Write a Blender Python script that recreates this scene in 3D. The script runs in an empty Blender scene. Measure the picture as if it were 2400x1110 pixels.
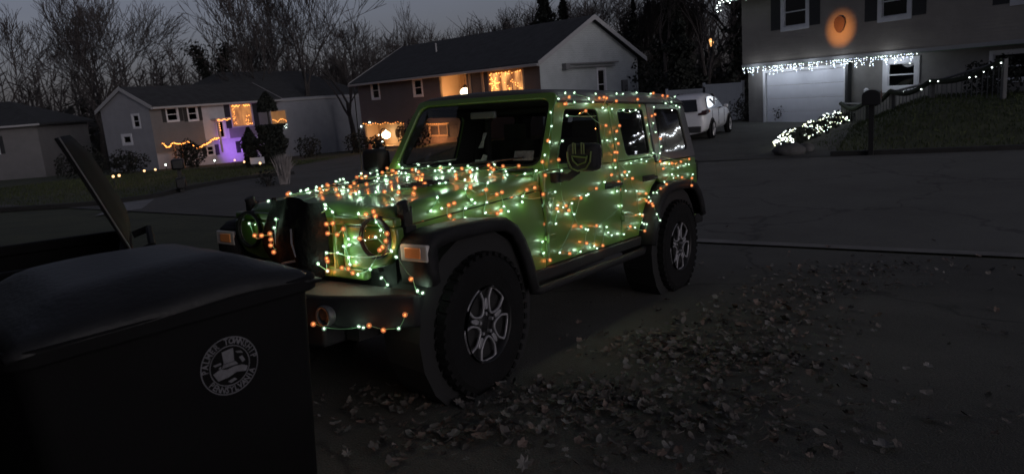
import bpy, bmesh, math, random
from mathutils import Vector, Matrix, Euler
PI = math.pi
rnd = random.Random(7)
S = bpy.context.scene
C = S.collection

# ------------------------------------------------------------------ camera
F_PX, CAM_H, PITCH, ROLL = 1690.6, 1.738, 0.1979, 0.0795
cd = bpy.data.cameras.new('camera'); cam = bpy.data.objects.new('camera', cd); C.objects.link(cam)
cd.sensor_width = 36.0; cd.lens = 36.0 * F_PX / 2400.0; cd.clip_start = 0.05; cd.clip_end = 2000
fw = Vector((0, math.cos(PITCH), -math.sin(PITCH))); up = Vector((0, math.sin(PITCH), math.cos(PITCH))); rt = Vector((1, 0, 0))
r_ = math.cos(ROLL) * rt - math.sin(ROLL) * up; u_ = math.sin(ROLL) * rt + math.cos(ROLL) * up
cam.matrix_world = Matrix(((r_.x, u_.x, -fw.x, 0), (r_.y, u_.y, -fw.y, 0), (r_.z, u_.z, -fw.z, CAM_H), (0, 0, 0, 1)))
S.camera = cam; cd.dof.use_dof = True; cd.dof.focus_distance = 4.6; cd.dof.aperture_fstop = 4.0

# ------------------------------------------------------------------ sky and light (dusk, overcast)
SUN_EL, SUN_ROT = math.radians(6.0), math.radians(140)
w = bpy.data.worlds.new('World'); S.world = w; w.use_nodes = True
nt = w.node_tree; nt.nodes.clear()
sky = nt.nodes.new('ShaderNodeTexSky'); sky.sky_type = 'NISHITA'; sky.sun_disc = False
sky.sun_elevation = SUN_EL; sky.sun_rotation = SUN_ROT; sky.air_density = 1.0; sky.dust_density = 2.5; sky.ozone_density = 2.0
hs = nt.nodes.new('ShaderNodeHueSaturation'); hs.inputs['Saturation'].default_value = 0.33
tint = nt.nodes.new('ShaderNodeMix'); tint.data_type = 'RGBA'; tint.blend_type = 'MULTIPLY'; tint.inputs[0].default_value = 1.0
tc = nt.nodes.new('ShaderNodeTexCoord'); no = nt.nodes.new('ShaderNodeTexNoise'); no.inputs['Scale'].default_value = 1.6; no.inputs['Detail'].default_value = 4
mp = nt.nodes.new('ShaderNodeMapping'); mp.inputs['Scale'].default_value = (1, 1, 3.0)
rp = nt.nodes.new('ShaderNodeMapRange'); rp.inputs['From Min'].default_value = .3; rp.inputs['From Max'].default_value = .7
rp.inputs['To Min'].default_value = .84; rp.inputs['To Max'].default_value = 1.12
bg = nt.nodes.new('ShaderNodeBackground'); bg.inputs['Strength'].default_value = SKY_STRENGTH = 0.05
wo = nt.nodes.new('ShaderNodeOutputWorld')
vm = nt.nodes.new('ShaderNodeVectorMath'); vm.operation = 'MULTIPLY'
cmb = nt.nodes.new('ShaderNodeVectorMath'); cmb.operation = 'SCALE'; cmb.inputs[0].default_value = (1.22, 1.20, 1.50)
L = nt.links.new
L(tc.outputs['Generated'], mp.inputs['Vector']); L(mp.outputs['Vector'], no.inputs['Vector']); L(no.outputs['Fac'], rp.inputs['Value'])
L(rp.outputs['Result'], cmb.inputs['Scale']); L(sky.outputs['Color'], hs.inputs['Color'])
L(hs.outputs['Color'], vm.inputs[0]); L(cmb.outputs['Vector'], vm.inputs[1]); L(vm.outputs['Vector'], bg.inputs['Color'])
L(bg.outputs['Background'], wo.inputs['Surface']); nt.nodes.remove(tint)
ld = bpy.data.lights.new('sun', 'SUN'); ld.energy = 0.60; ld.angle = math.radians(40); ld.color = (1, .93, .88)
sun = bpy.data.objects.new('sun', ld); C.objects.link(sun)
# nishita: rotation measured from +Y clockwise seen from above
sd = Vector((math.sin(SUN_ROT) * math.cos(SUN_EL), math.cos(SUN_ROT) * math.cos(SUN_EL), math.sin(SUN_EL)))
sun.rotation_euler = sd.to_track_quat('Z', 'Y').to_euler()
vs = S.view_settings; vs.view_transform = 'Standard'; vs.look = 'None'; vs.gamma = 1; vs.exposure = 0; vs.use_curve_mapping = False
cy = S.cycles; cy.use_denoising = True; cy.sample_clamp_indirect = 2.0; cy.sample_clamp_direct = 0; cy.max_bounces = 6
cy.diffuse_bounces = 3; cy.glossy_bounces = 3; cy.transparent_max_bounces = 12; cy.transmission_bounces = 4
cy.use_light_tree = True; cy.caustics_reflective = False; cy.caustics_refractive = False

# ------------------------------------------------------------------ materials
MATS = {}
def mat(name, col, rough=.6, metal=0., spec=.5, var=0., vscale=8., bump=0., bscale=40., emit=None, es=0., coat=0., col2=None, sheen=0.):
    if name in MATS: return MATS[name]
    m = bpy.data.materials.new(name); m.use_nodes = True; n = m.node_tree.nodes; l = m.node_tree.links
    b = n['Principled BSDF']; b.inputs['Base Color'].default_value = (*col, 1); b.inputs['Roughness'].default_value = rough
    b.inputs['Metallic'].default_value = metal; b.inputs['Specular IOR Level'].default_value = spec; b.inputs['Coat Weight'].default_value = coat
    b.inputs['Coat Roughness'].default_value = .12
    co = n.new('ShaderNodeTexCoord')
    if var > 0 or col2:
        t = n.new('ShaderNodeTexNoise'); t.inputs['Scale'].default_value = vscale; t.inputs['Detail'].default_value = 6; t.inputs['Roughness'].default_value = .65
        l.new(co.outputs['Object'], t.inputs['Vector'])
        r = n.new('ShaderNodeValToRGB'); c2 = col2 or tuple(min(1, c * (1 + var)) for c in col); c1 = col if col2 else tuple(c * (1 - var) for c in col)
        r.color_ramp.elements[0].color = (*c1, 1); r.color_ramp.elements[1].color = (*c2, 1)
        r.color_ramp.elements[0].position = .33; r.color_ramp.elements[1].position = .68
        l.new(t.outputs['Fac'], r.inputs['Fac']); l.new(r.outputs['Color'], b.inputs['Base Color'])
    if bump > 0:
        t2 = n.new('ShaderNodeTexNoise'); t2.inputs['Scale'].default_value = bscale; t2.inputs['Detail'].default_value = 5
        l.new(co.outputs['Object'], t2.inputs['Vector'])
        bp = n.new('ShaderNodeBump'); bp.inputs['Strength'].default_value = bump; bp.inputs['Distance'].default_value = .02
        l.new(t2.outputs['Fac'], bp.inputs['Height']); l.new(bp.outputs['Normal'], b.inputs['Normal'])
    if emit:
        b.inputs['Emission Color'].default_value = (*emit, 1); b.inputs['Emission Strength'].default_value = es
    MATS[name] = m; return m
def siding(name, col, period=.115):
    """horizontal lap siding: real colour, fine relief"""
    m = mat(name, col, .55, var=.10, vscale=1.3); n = m.node_tree.nodes; l = m.node_tree.links; b = n['Principled BSDF']
    co = n.new('ShaderNodeTexCoord'); sx = n.new('ShaderNodeSeparateXYZ'); l.new(co.outputs['Object'], sx.inputs[0])
    dv = n.new('ShaderNodeMath'); dv.operation = 'DIVIDE'; dv.inputs[1].default_value = period; l.new(sx.outputs['Z'], dv.inputs[0])
    fr = n.new('ShaderNodeMath'); fr.operation = 'FRACT'; l.new(dv.outputs[0], fr.inputs[0])
    bp = n.new('ShaderNodeBump'); bp.inputs['Strength'].default_value = .9; bp.inputs['Distance'].default_value = .02
    inv = n.new('ShaderNodeMath'); inv.operation = 'SUBTRACT'; inv.inputs[0].default_value = 1; l.new(fr.outputs[0], inv.inputs[1])
    l.new(inv.outputs[0], bp.inputs['Height']); l.new(bp.outputs['Normal'], b.inputs['Normal']); return m
def glass(name, tint=(.2, .22, .24), rough=.02, gl=1.0):
    m = bpy.data.materials.new(name); m.use_nodes = True; n = m.node_tree.nodes; l = m.node_tree.links; n.clear()
    o = n.new('ShaderNodeOutputMaterial'); mx = n.new('ShaderNodeMixShader'); t = n.new('ShaderNodeBsdfTransparent'); g = n.new('ShaderNodeBsdfGlossy')
    fr = n.new('ShaderNodeFresnel'); geo = n.new('ShaderNodeNewGeometry'); ma = n.new('ShaderNodeMath'); ma.operation = 'MULTIPLY_ADD'; ma.inputs[1].default_value = 1 / 1.5 - 1.5; ma.inputs[2].default_value = 1.5
    l.new(geo.outputs['Backfacing'], ma.inputs[0]); l.new(ma.outputs[0], fr.inputs['IOR']); t.inputs['Color'].default_value = (*tint, 1)
    g.inputs['Roughness'].default_value = rough; g.inputs['Color'].default_value = (gl, gl, gl, 1)
    l.new(fr.outputs[0], mx.inputs[0]); l.new(t.outputs[0], mx.inputs[1]); l.new(g.outputs[0], mx.inputs[2]); l.new(mx.outputs[0], o.inputs[0])
    MATS[name] = m; return m
def glow_pane(name, c1, c2, s, scale=6., var=True):
    """a curtained, lit window seen from outside"""
    m = bpy.data.materials.new(name); m.use_nodes = True; n = m.node_tree.nodes; l = m.node_tree.links; b = n['Principled BSDF']
    b.inputs['Base Color'].default_value = (.08, .06, .05, 1); b.inputs['Roughness'].default_value = .3
    co = n.new('ShaderNodeTexCoord'); t = n.new('ShaderNodeTexNoise'); t.inputs['Scale'].default_value = scale; t.inputs['Detail'].default_value = 5
    mpn = n.new('ShaderNodeMapping'); mpn.inputs['Scale'].default_value = (1, 1, .35); l.new(co.outputs['Object'], mpn.inputs[0]); l.new(mpn.outputs[0], t.inputs['Vector'])
    r = n.new('ShaderNodeValToRGB'); r.color_ramp.elements[0].color = (*c1, 1); r.color_ramp.elements[1].color = (*c2, 1)
    r.color_ramp.elements[0].position = .38; r.color_ramp.elements[1].position = .66
    l.new(t.outputs['Fac'], r.inputs['Fac']); l.new(r.outputs['Color'], b.inputs['Emission Color']); b.inputs['Emission Strength'].default_value = s
    MATS[name] = m; return m

PAINT = mat('green_paint', (.054, .106, .020), .46, spec=.5, coat=.22, var=.05, vscale=3)
PLAST = mat('black_plastic', (.0105, .0105, .012), .72, spec=.22, bump=.2, bscale=220, var=.2, vscale=5)
HARDT = mat('textured_hardtop', (.06, .06, .066), .6, bump=.25, bscale=260)
RUBB = mat('tyre_rubber', (.006, .006, .0065), .9, spec=.15, bump=.3, bscale=60, var=.25, vscale=9)
DARK = mat('dark_void', (.006, .006, .007), .9)
SILV = mat('machined_alloy', (.23, .23, .25), .42, metal=.25)
RIMD = mat('dark_alloy', (.010, .010, .011), .5, metal=.2)
INTR = mat('dark_trim', (.008, .008, .009), .75)
CHROME = mat('reflector', (.75, .75, .75), .38, metal=.8)
GL_W = glass('windscreen_glass', (.80, .84, .82)); GL_T = glass('tinted_glass', (.60, .63, .64)); GL_D = glass('privacy_glass', (.22, .23, .25))
GL_L = glass('clear_lens', (.9, .92, .92))
AMBER = mat('amber_lens', (.80, .30, .10), .3, coat=.5); REDL = mat('red_lens', (.30, .02, .015), .25, coat=.5)
BULB_G = mat('cool_white_bulb', (.7, .9, .75), .3, emit=(.72, 1.0, .76), es=2.8)
BULB_O = mat('orange_bulb', (.9, .3, .05), .3, emit=(1.0, .30, .09), es=2.4)
WIRE = mat('green_wire', (.10, .20, .11), .45)
BULB_W = mat('white_mini_bulb', (.8, .9, .8), .3, emit=(.80, .95, .82), es=9)
BULB_A = mat('amber_mini_bulb', (.8, .4, .1), .3, emit=(1.0, .33, .07), es=6)
WHITE = mat('white_trim', (.62, .62, .66), .5, var=.06, vscale=4)

def asphalt(name, c1, c2, crack=.35):
    m = mat(name, c1, .9, col2=c2, vscale=.55, bump=.55, bscale=95); n = m.node_tree.nodes; l = m.node_tree.links; b = n['Principled BSDF']
    src = b.inputs['Base Color'].links[0].from_socket; co = n.new('ShaderNodeTexCoord')
    sp = n.new('ShaderNodeTexNoise'); sp.inputs['Scale'].default_value = 130; sp.inputs['Detail'].default_value = 2; l.new(co.outputs['Object'], sp.inputs['Vector'])
    r1 = n.new('ShaderNodeMapRange'); r1.inputs['From Min'].default_value = .3; r1.inputs['From Max'].default_value = .7; r1.inputs['To Min'].default_value = .62; r1.inputs['To Max'].default_value = 1.35; l.new(sp.outputs['Fac'], r1.inputs['Value'])
    wn = n.new('ShaderNodeTexNoise'); wn.inputs['Scale'].default_value = 1.1; wn.inputs['Detail'].default_value = 4; l.new(co.outputs['Object'], wn.inputs['Vector'])
    ad = n.new('ShaderNodeMix'); ad.data_type = 'VECTOR'; ad.inputs[0].default_value = .55; l.new(co.outputs['Object'], ad.inputs[4]); l.new(wn.outputs['Color'], ad.inputs[5])
    vo = n.new('ShaderNodeTexVoronoi'); vo.feature = 'DISTANCE_TO_EDGE'; vo.inputs['Scale'].default_value = .55; l.new(ad.outputs[1], vo.inputs['Vector'])
    r2_ = n.new('ShaderNodeMapRange'); r2_.inputs['From Min'].default_value = 0; r2_.inputs['From Max'].default_value = .010; r2_.inputs['To Min'].default_value = crack; r2_.inputs['To Max'].default_value = 1; l.new(vo.outputs['Distance'], r2_.inputs['Value'])
    ml = n.new('ShaderNodeMath'); ml.operation = 'MULTIPLY'; l.new(r1.outputs[0], ml.inputs[0]); l.new(r2_.outputs[0], ml.inputs[1])
    vs2 = n.new('ShaderNodeVectorMath'); vs2.operation = 'SCALE'; l.new(src, vs2.inputs[0]); l.new(ml.outputs[0], vs2.inputs['Scale']); l.new(vs2.outputs[0], b.inputs['Base Color']); return m
# ------------------------------------------------------------------ helpers
def put(name, me, m, parent=None, mw=None, smooth=False, bevel=0.):
    o = bpy.data.objects.new(name, me); C.objects.link(o)
    if m is not None and not me.materials:
        for x in (m if isinstance(m, (list, tuple)) else [m]): me.materials.append(x)
    if parent: o.parent = parent
    if mw is not None: o.matrix_local = mw if parent else mw
    if smooth:
        for p in me.polygons: p.use_smooth = True
    if bevel > 0:
        b = o.modifiers.new('bevel', 'BEVEL'); b.width = bevel; b.segments = 2; b.limit_method = 'ANGLE'; b.angle_limit = .6
        for p in me.polygons: p.use_smooth = True
        me.set_sharp_from_angle(angle=.7) if hasattr(me, 'set_sharp_from_angle') else None
    return o
class MB:
    def __init__(s): s.v = []; s.f = []; s.mi = []; s.cur = 0
    def add(s, vs_, fs):
        n = len(s.v); s.v += [tuple(v) for v in vs_]; s.f += [tuple(i + n for i in f) for f in fs]; s.mi += [s.cur] * len(fs); return s
    def box(s, x0, x1, y0, y1, z0, z1, M=None):
        vs_ = [Vector((x, y, z)) for x in (x0, x1) for y in (y0, y1) for z in (z0, z1)]
        if M is not None: vs_ = [M @ v for v in vs_]
        return s.add(vs_, [(0, 1, 3, 2), (4, 6, 7, 5), (0, 4, 5, 1), (2, 3, 7, 6), (0, 2, 6, 4), (1, 5, 7, 3)])
    def cbox(s, c, d, M=None):
        return s.box(c[0] - d[0] / 2, c[0] + d[0] / 2, c[1] - d[1] / 2, c[1] + d[1] / 2, c[2] - d[2] / 2, c[2] + d[2] / 2, M)
    def tube(s, pts, r, n=6, closed=False, cap=True):
        pts = [Vector(p) for p in pts]; rs = r if isinstance(r, (list, tuple)) else [r] * len(pts)
        k = len(pts); vs_ = []; prev = None
        for i, p in enumerate(pts):
            if closed: d = pts[(i + 1) % k] - pts[i - 1]
            else: d = pts[min(i + 1, k - 1)] - pts[max(i - 1, 0)]
            if d.length < 1e-9: d = Vector((0, 0, 1))
            d.normalize()
            a = prev if prev is not None else (Vector((0, 0, 1)) if abs(d.z) < .9 else Vector((1, 0, 0)))
            x = (a - d * a.dot(d))
            if x.length < 1e-6: x = d.orthogonal()
            x.normalize(); y = d.cross(x); prev = x
            for j in range(n):
                t = 2 * PI * j / n; vs_.append(p + rs[i] * (math.cos(t) * x + math.sin(t) * y))
        fs = []
        for i in range(k if closed else k - 1):
            i2 = (i + 1) % k
            for j in range(n): fs.append((i * n + j, i * n + (j + 1) % n, i2 * n + (j + 1) % n, i2 * n + j))
        if cap and not closed: fs += [tuple(range(n))[::-1], tuple((k - 1) * n + j for j in range(n))]
        return s.add(vs_, fs)
    def lathe(s, prof, n=24, M=None, cap=True):
        """prof: (radius, height); axis z"""
        vs_ = [Vector((r * math.cos(2 * PI * j / n), r * math.sin(2 * PI * j / n), h)) for r, h in prof for j in range(n)]
        if M is not None: vs_ = [M @ v for v in vs_]
        fs = [(i * n + j, i * n + (j + 1) % n, (i + 1) * n + (j + 1) % n, (i + 1) * n + j) for i in range(len(prof) - 1) for j in range(n)]
        if cap: fs += [tuple(range(n))[::-1], tuple((len(prof) - 1) * n + j for j in range(n))]
        return s.add(vs_, fs)
    def ell(s, c, r, nu=10, nv=7, M=None, jit=0.):
        vs_ = []; fs = []
        for i in range(nv + 1):
            a = PI * i / nv
            for j in range(nu):
                t = 2 * PI * j / nu; k = 1 + (rnd.uniform(-jit, jit) if jit else 0)
                v = Vector((c[0] + k * r[0] * math.sin(a) * math.cos(t), c[1] + k * r[1] * math.sin(a) * math.sin(t), c[2] + k * r[2] * math.cos(a)))
                vs_.append(M @ v if M is not None else v)
        for i in range(nv):
            for j in range(nu): fs.append((i * nu + j, (i + 1) * nu + j, (i + 1) * nu + (j + 1) % nu, i * nu + (j + 1) % nu))
        return s.add(vs_, fs)
    def prism(s, poly, d0, d1, f):
        """poly of 2d points, extruded d0..d1; f(a, b, d) gives the 3d point"""
        n = len(poly); vs_ = [f(a, b, d0) for a, b in poly] + [f(a, b, d1) for a, b in poly]
        return s.add(vs_, [tuple(range(n))[::-1], tuple(range(n, 2 * n))] + [(i, (i + 1) % n, n + (i + 1) % n, n + i) for i in range(n)])
    def ring(s, outer, inner, d0, d1, f):
        n = len(outer); vs_ = [f(a, b, d) for d in (d0, d1) for lp in (outer, inner) for a, b in lp]
        fs = []
        for i in range(n):
            j = (i + 1) % n
            fs += [(i, j, n + j, n + i), (2 * n + j, 2 * n + i, 3 * n + i, 3 * n + j), (i, 2 * n + i, 2 * n + j, j), (n + j, 3 * n + j, 3 * n + i, n + i)]
        return s.add(vs_, fs)
    def mesh(s, name):
        me = bpy.data.meshes.new(name); me.from_pydata(s.v, [], s.f)
        if any(s.mi):
            for p, i in zip(me.polygons, s.mi): p.material_index = i
        bm = bmesh.new(); bm.from_mesh(me); bmesh.ops.recalc_face_normals(bm, faces=bm.faces); bm.to_mesh(me); bm.free()
        me.update(); return me
    def build(s, name, m, parent=None, smooth=False, bevel=0., fast=False, **kw):
        if fast:
            me = bpy.data.meshes.new(name); me.from_pydata(s.v, [], s.f); me.update()
        else: me = s.mesh(name)
        o = put(name, me, m, parent, smooth=smooth, bevel=bevel)
        for k, v in kw.items(): o[k] = v
        return o
def empty(name, loc=(0, 0, 0), rz=0., label=None, cat=None, group=None, mw=None):
    o = bpy.data.objects.new(name, None); C.objects.link(o); o.empty_display_size = .2
    if mw is not None: o.matrix_world = mw
    else: o.location = tuple(loc) if len(loc) == 3 else (*loc, 0); o.rotation_euler = (0, 0, rz)
    tag(o, label, cat, group); return o
def tag(o, label=None, cat=None, group=None, kind=None):
    if label: o['label'] = label
    if cat: o['category'] = cat
    if group: o['group'] = group
    if kind: o['kind'] = kind
    return o
def copy_tree(o, parent=None):
    c = o.copy(); C.objects.link(c)
    if parent: c.parent = parent
    for ch in list(o.children): copy_tree(ch, c)
    return c
def rr(x0, x1, z0, z1, r, n=4):
    """rounded rectangle loop"""
    out = []
    for cx, cz, a0 in ((x1 - r, z1 - r, 0), (x0 + r, z1 - r, 90), (x0 + r, z0 + r, 180), (x1 - r, z0 + r, 270)):
        for i in range(n): a = math.radians(a0 + 90 * i / (n - 1)); out.append((cx + r * math.cos(a), cz + r * math.sin(a)))
    return out
def rq(pts, r, n=4):
    """a polygon with rounded corners; every corner gives n points. r may be one value or one per corner"""
    out = []; k = len(pts)
    for i, p in enumerate(pts):
        p = Vector(p); a = Vector(pts[i - 1]) - p; b = Vector(pts[(i + 1) % k]) - p; ri = r[i] if isinstance(r, (list, tuple)) else r
        ri = min(ri, a.length * .45, b.length * .45)
        A = p + a.normalized() * ri; B = p + b.normalized() * ri
        for j in range(n): t = j / (n - 1); q = A * (1 - t) ** 2 + p * 2 * t * (1 - t) + B * t * t; out.append((q.x, q.y))
    return out

# ------------------------------------------------------------------ the lie of the land
HD = Vector((-0.57730, -0.81653)); P0 = Vector((-0.9341, 4.5618)); SLOPE = 0.06433
def sm(a, b, v):
    t = min(1., max(0., (v - a) / (b - a))); return t * t * (3 - 2 * t)
def s_of(x, y): return -((x - P0.x) * HD.x + (y - P0.y) * HD.y)     # metres down the drive from the front axle
DR_A, DR_B = Vector((8.0, 20.0)), Vector((14.2, 29.6))              # right edge of the far driveway
FE_A, FE_B = Vector((6.93, 17.95)), Vector((9.9, 16.70))            # far edge of the street
def bank(x, y):
    d = (DR_B - DR_A).normalized(); n = Vector((d.y, -d.x)); d1 = (Vector((x, y)) - DR_A).dot(n)
    e = (FE_B - FE_A).normalized(); m = Vector((-e.y, e.x)); d2 = (Vector((x, y)) - FE_A).dot(m)
    return .95 * sm(0, 3.2, d1) * sm(.1, 7.0, d2)
def G(x, y):
    s = s_of(x, y); z = -SLOPE * max(min(s, 6.2), -9)
    z -= .0045 * max(0, min(s, 45) - 6.2)
    z -= .042 * max(0, min(y, 80) - 24) * sm(8, -14, x)
    z += bank(x, y)
    return z
# ------------------------------------------------------------------ ground, street, drives
def lines(a, b, fine, lo, hi, step):
    v = [a]; x = a
    while x < b:
        if lo <= x < hi: x += fine
        else:
            x += step if not (x < lo <= x + step) else max(lo - x, .5)
        v.append(min(x, b))
    return v
xs = lines(-400, 400, 1.0, -36, 36, 24); ys = lines(-60, 700, 1.0, -6, 70, 24)
m = MB(); nx = len(xs)
m.v = [(x, y, G(x, y)) for y in ys for x in xs]
m.f = [(j * nx + i, j * nx + i + 1, (j + 1) * nx + i + 1, (j + 1) * nx + i) for j in range(len(ys) - 1) for i in range(nx - 1)]
LAWN = mat('winter_lawn', (.030, .036, .016), .95, col2=(.055, .062, .028), vscale=1.2, bump=.8, bscale=14)
g = m.build('ground', LAWN, fast=True, smooth=True); tag(g, kind='structure')
def drape(name, poly, m, dz=.02, step=1.0, label=None, kind='structure'):
    bm = bmesh.new(); vsx = [bm.verts.new((x, y, 0)) for x, y in poly]; bm.faces.new(vsx)
    lo = [min(p[i] for p in poly) for i in (0, 1)]; hi = [max(p[i] for p in poly) for i in (0, 1)]
    for ax in (0, 1):
        c = math.ceil(lo[ax] / step) * step
        while c < hi[ax]:
            no_ = (1, 0, 0) if ax == 0 else (0, 1, 0)
            bmesh.ops.bisect_plane(bm, geom=bm.verts[:] + bm.edges[:] + bm.faces[:], plane_co=(c * (ax == 0), c * (ax == 1), 0), plane_no=no_); c += step
    bmesh.ops.triangulate(bm, faces=bm.faces)
    for v in bm.verts: v.co.z = G(v.co.x, v.co.y) + dz
    bmesh.ops.recalc_face_normals(bm, faces=bm.faces)
    if sum(f.normal.z for f in bm.faces) < 0: bmesh.ops.reverse_faces(bm, faces=bm.faces)
    me = bpy.data.meshes.new(name); bm.to_mesh(me); bm.free()
    o = put(name, me, m, smooth=True); tag(o, label, kind=kind); return o
ASPH = asphalt('old_asphalt', (.040, .0385, .034), (.078, .076, .067))
ROADM = asphalt('street_asphalt', (.070, .068, .061), (.100, .098, .090), .5); GUT = mat('stained_gutter', (.085, .082, .076), .9, col2=(.17, .165, .155), vscale=1.6, bump=.3, bscale=60)
CONC = mat('kerb_concrete', (.20, .20, .20), .85, var=.2, vscale=3, bump=.3, bscale=60)
LT = Vector((-HD.y, HD.x))     # lateral, to the right of someone looking up the drive from the street
def sl(s, l):                 # drive coordinates -> world; l>0 is to the camera's right
    p = P0 - HD * s + Vector((.81653, -.57730)) * l; return (p.x, p.y)
drape('driveway', [sl(-12, -3.6), sl(-12, 9), sl(5.75, 9), sl(5.6, 4), sl(5.35, -3.6)], ASPH)
far_edge = [(40, 4.1), (9.9, 16.70), (6.93, 17.95), (4.81, 18.6), (-1.0, 21.6), (-6.6, 24.6), (-8.6, 23.8), (-9.5, 22.0), (-9.75, 20.3), (-10.6, 19.4), (-34, 12.0)]
near_edge = [(-30, 29.5 - 24), sl(5.6, -22), sl(5.62, -3.8), sl(5.9, 4), sl(6.2, 9), sl(6.2, 30)]
drape('road', far_edge + near_edge, ROADM, dz=.024)
drape('gutter', [sl(5.40, -3.8), sl(5.66, -3.8), sl(5.95, 4), sl(6.25, 9.2), sl(6.3, 30), sl(6.12, 30), sl(6.0, 9.2), sl(5.7, 4)], GUT, dz=.03)
drape('neighbour_driveway', [(4.4, 18.9), (8.0, 17.6), (14.6, 29.4), (11.0, 34.5), (7.2, 34.0), (5.0, 27.0)], ASPH, dz=.03)
drape('neighbour_path', [(-7.6, 24.6), (-3.6, 22.9), (-2.2, 38.0), (-8.0, 41.0), (-9.5, 30)], ROADM, dz=.03)
drape('kerb_apron', [(-10.9, 19.2), (-9.7, 19.75), (-9.0, 17.6), (-9.35, 16.2), (-9.9, 17.9)], CONC, dz=.034)
def kerb(name, pts, m=CONC, h=.13, wd=.16):
    k = MB(); P = []
    for a, b in zip(pts[:-1], pts[1:]):
        a = Vector(a); b = Vector(b); n = max(1, int((b - a).length / 1.0))
        P += [a + (b - a) * i / n for i in range(n)]
    P.append(Vector(pts[-1])); V = []
    for i, p in enumerate(P):
        d = (P[min(i + 1, len(P) - 1)] - P[max(i - 1, 0)]).normalized(); n = Vector((-d.y, d.x)) * wd / 2; z = G(p.x, p.y)
        V += [(p.x - n.x, p.y - n.y, z - .1), (p.x - n.x, p.y - n.y, z + h), (p.x + n.x, p.y + n.y, z + h), (p.x + n.x, p.y + n.y, z - .1)]
    F = []
    for i in range(len(P) - 1):
        for j in range(4): F.append((4 * i + j, 4 * i + (j + 1) % 4, 4 * i + 4 + (j + 1) % 4, 4 * i + 4 + j))
    F += [(0, 1, 2, 3), (4 * len(P) - 1, 4 * len(P) - 2, 4 * len(P) - 3, 4 * len(P) - 4)]
    k.add(V, F); o = k.build(name, m, bevel=.02); tag(o, kind='structure'); return o
OLDK = mat('weathered_kerb', (.016, .016, .016), .9, var=.3, vscale=3)
kerb('kerb', [(40, 4.25), (9.95, 16.85), (8.0, 17.75)], OLDK)
kerb('kerb', [(3.9, 19.15), (-1.0, 21.75), (-3.4, 23.0)], OLDK)
kerb('kerb', [(-7.2, 24.55), (-8.7, 23.9), (-9.65, 22.05), (-9.9, 20.35), (-10.7, 19.5), (-33.9, 12.2)], OLDK)
# grass blades on the right bank and the front lawns: too many to count
def grass(name, n, sampler, label):
    k = MB(); V = k.v; F = k.f
    for _ in range(n):
        x, y = sampler(); z = G(x, y); a = rnd.uniform(0, PI); h = rnd.uniform(.04, .11); w_ = .018
        dx, dy = math.cos(a) * w_, math.sin(a) * w_; b = len(V); lx, ly = rnd.uniform(-.04, .04), rnd.uniform(-.04, .04)
        V += [(x - dx, y - dy, z - .01), (x + dx, y + dy, z - .01), (x + lx, y + ly, z + h)]; F.append((b, b + 1, b + 2))
    o = k.build(name, mat('grass_blades', (.045, .058, .02), .9, var=.4, vscale=.8), fast=True); tag(o, label, 'grass', kind='stuff'); return o
def bank_pt():
    while True:
        x, y = rnd.uniform(7.5, 24), rnd.uniform(14, 30)
        if bank(x, y) > .02: return x, y
def lawn_pt():
    while True:
        x, y = rnd.uniform(-24, -9.5), rnd.uniform(20, 42)
        if y > 24.3 + (-9.5 - x) * 0 or x < -10.6: return x, y
grass('bank_grass', 26000, bank_pt, 'short dark grass on the raised lawn right of the far driveway')
grass('lawn_grass', 16000, lawn_pt, 'short dark grass on the lawn across the street')

# ------------------------------------------------------------------ green off-road vehicle
JM = Matrix.Translation((P0.x, P0.y, 0)) @ Matrix.Rotation(-2.1862, 4, 'Z') @ Matrix.Rotation(-0.0642, 4, 'Y')
J = empty('off_road_vehicle', mw=JM, label='lime green four-door off-road vehicle wrapped in string lights on the driveway', cat='off-road vehicle')
def by(z):    # half width of the body side at height z
    if z < 1.25: return .778 + .016 * math.sin(max(0, min(1, (z - .55) / .7)) * PI) - (.008 if z > 1.13 else 0)
    return .765 - .098 * (z - 1.25) / .5
def plate(name, poly, side, m, parent=J, th=.03, yo=0., zs=(.62, .7, .8, .9, 1.0, 1.08, 1.13, 1.16, 1.2, 1.25, 1.4, 1.6), bevel=.006):
    bm = bmesh.new(); f = bm.faces.new([bm.verts.new((x, 0, z)) for x, z in poly])
    for c in zs: bmesh.ops.bisect_plane(bm, geom=bm.verts[:] + bm.edges[:] + bm.faces[:], plane_co=(0, 0, c), plane_no=(0, 0, 1))
    r = bmesh.ops.extrude_face_region(bm, geom=bm.faces[:], use_keep_orig=True)
    new = [v for v in r['geom'] if isinstance(v, bmesh.types.BMVert)]
    ns = set(new)
    for v in bm.verts: v.co.y = side * (by(v.co.z) + yo - (th if v in ns else 0))
    bmesh.ops.recalc_face_normals(bm, faces=bm.faces)
    me = bpy.data.meshes.new(name); bm.to_mesh(me); bm.free(); return put(name, me, m, parent, bevel=bevel)
def frame_plate(name, outer, inner, side, m, parent=J, th=.03, yo=0., bevel=.005):
    k = MB(); k.ring(outer, inner, 0, th, lambda a, b, d: (a, side * (by(b) + yo - d), b)); return k.build(name, m, parent, bevel=bevel)
def hood_z(x, y):
    t = (.50 - x) / 1.36; w_ = .63 + .115 * t; a = abs(y) / w_
    z = 1.135 + .095 * min(1, t * 1.05) + .012 * (1 - a * a)
    z += .028 * sm(.62, .50, a) * sm(.0, .18, t)                # raised centre
    z -= .05 * max(0, (a - .93) / .07) ** 2
    z -= .055 * max(0, 1 - t / .06) ** 2
    return z
def hood_w(x): return .63 + .115 * (.50 - x) / 1.36
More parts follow.
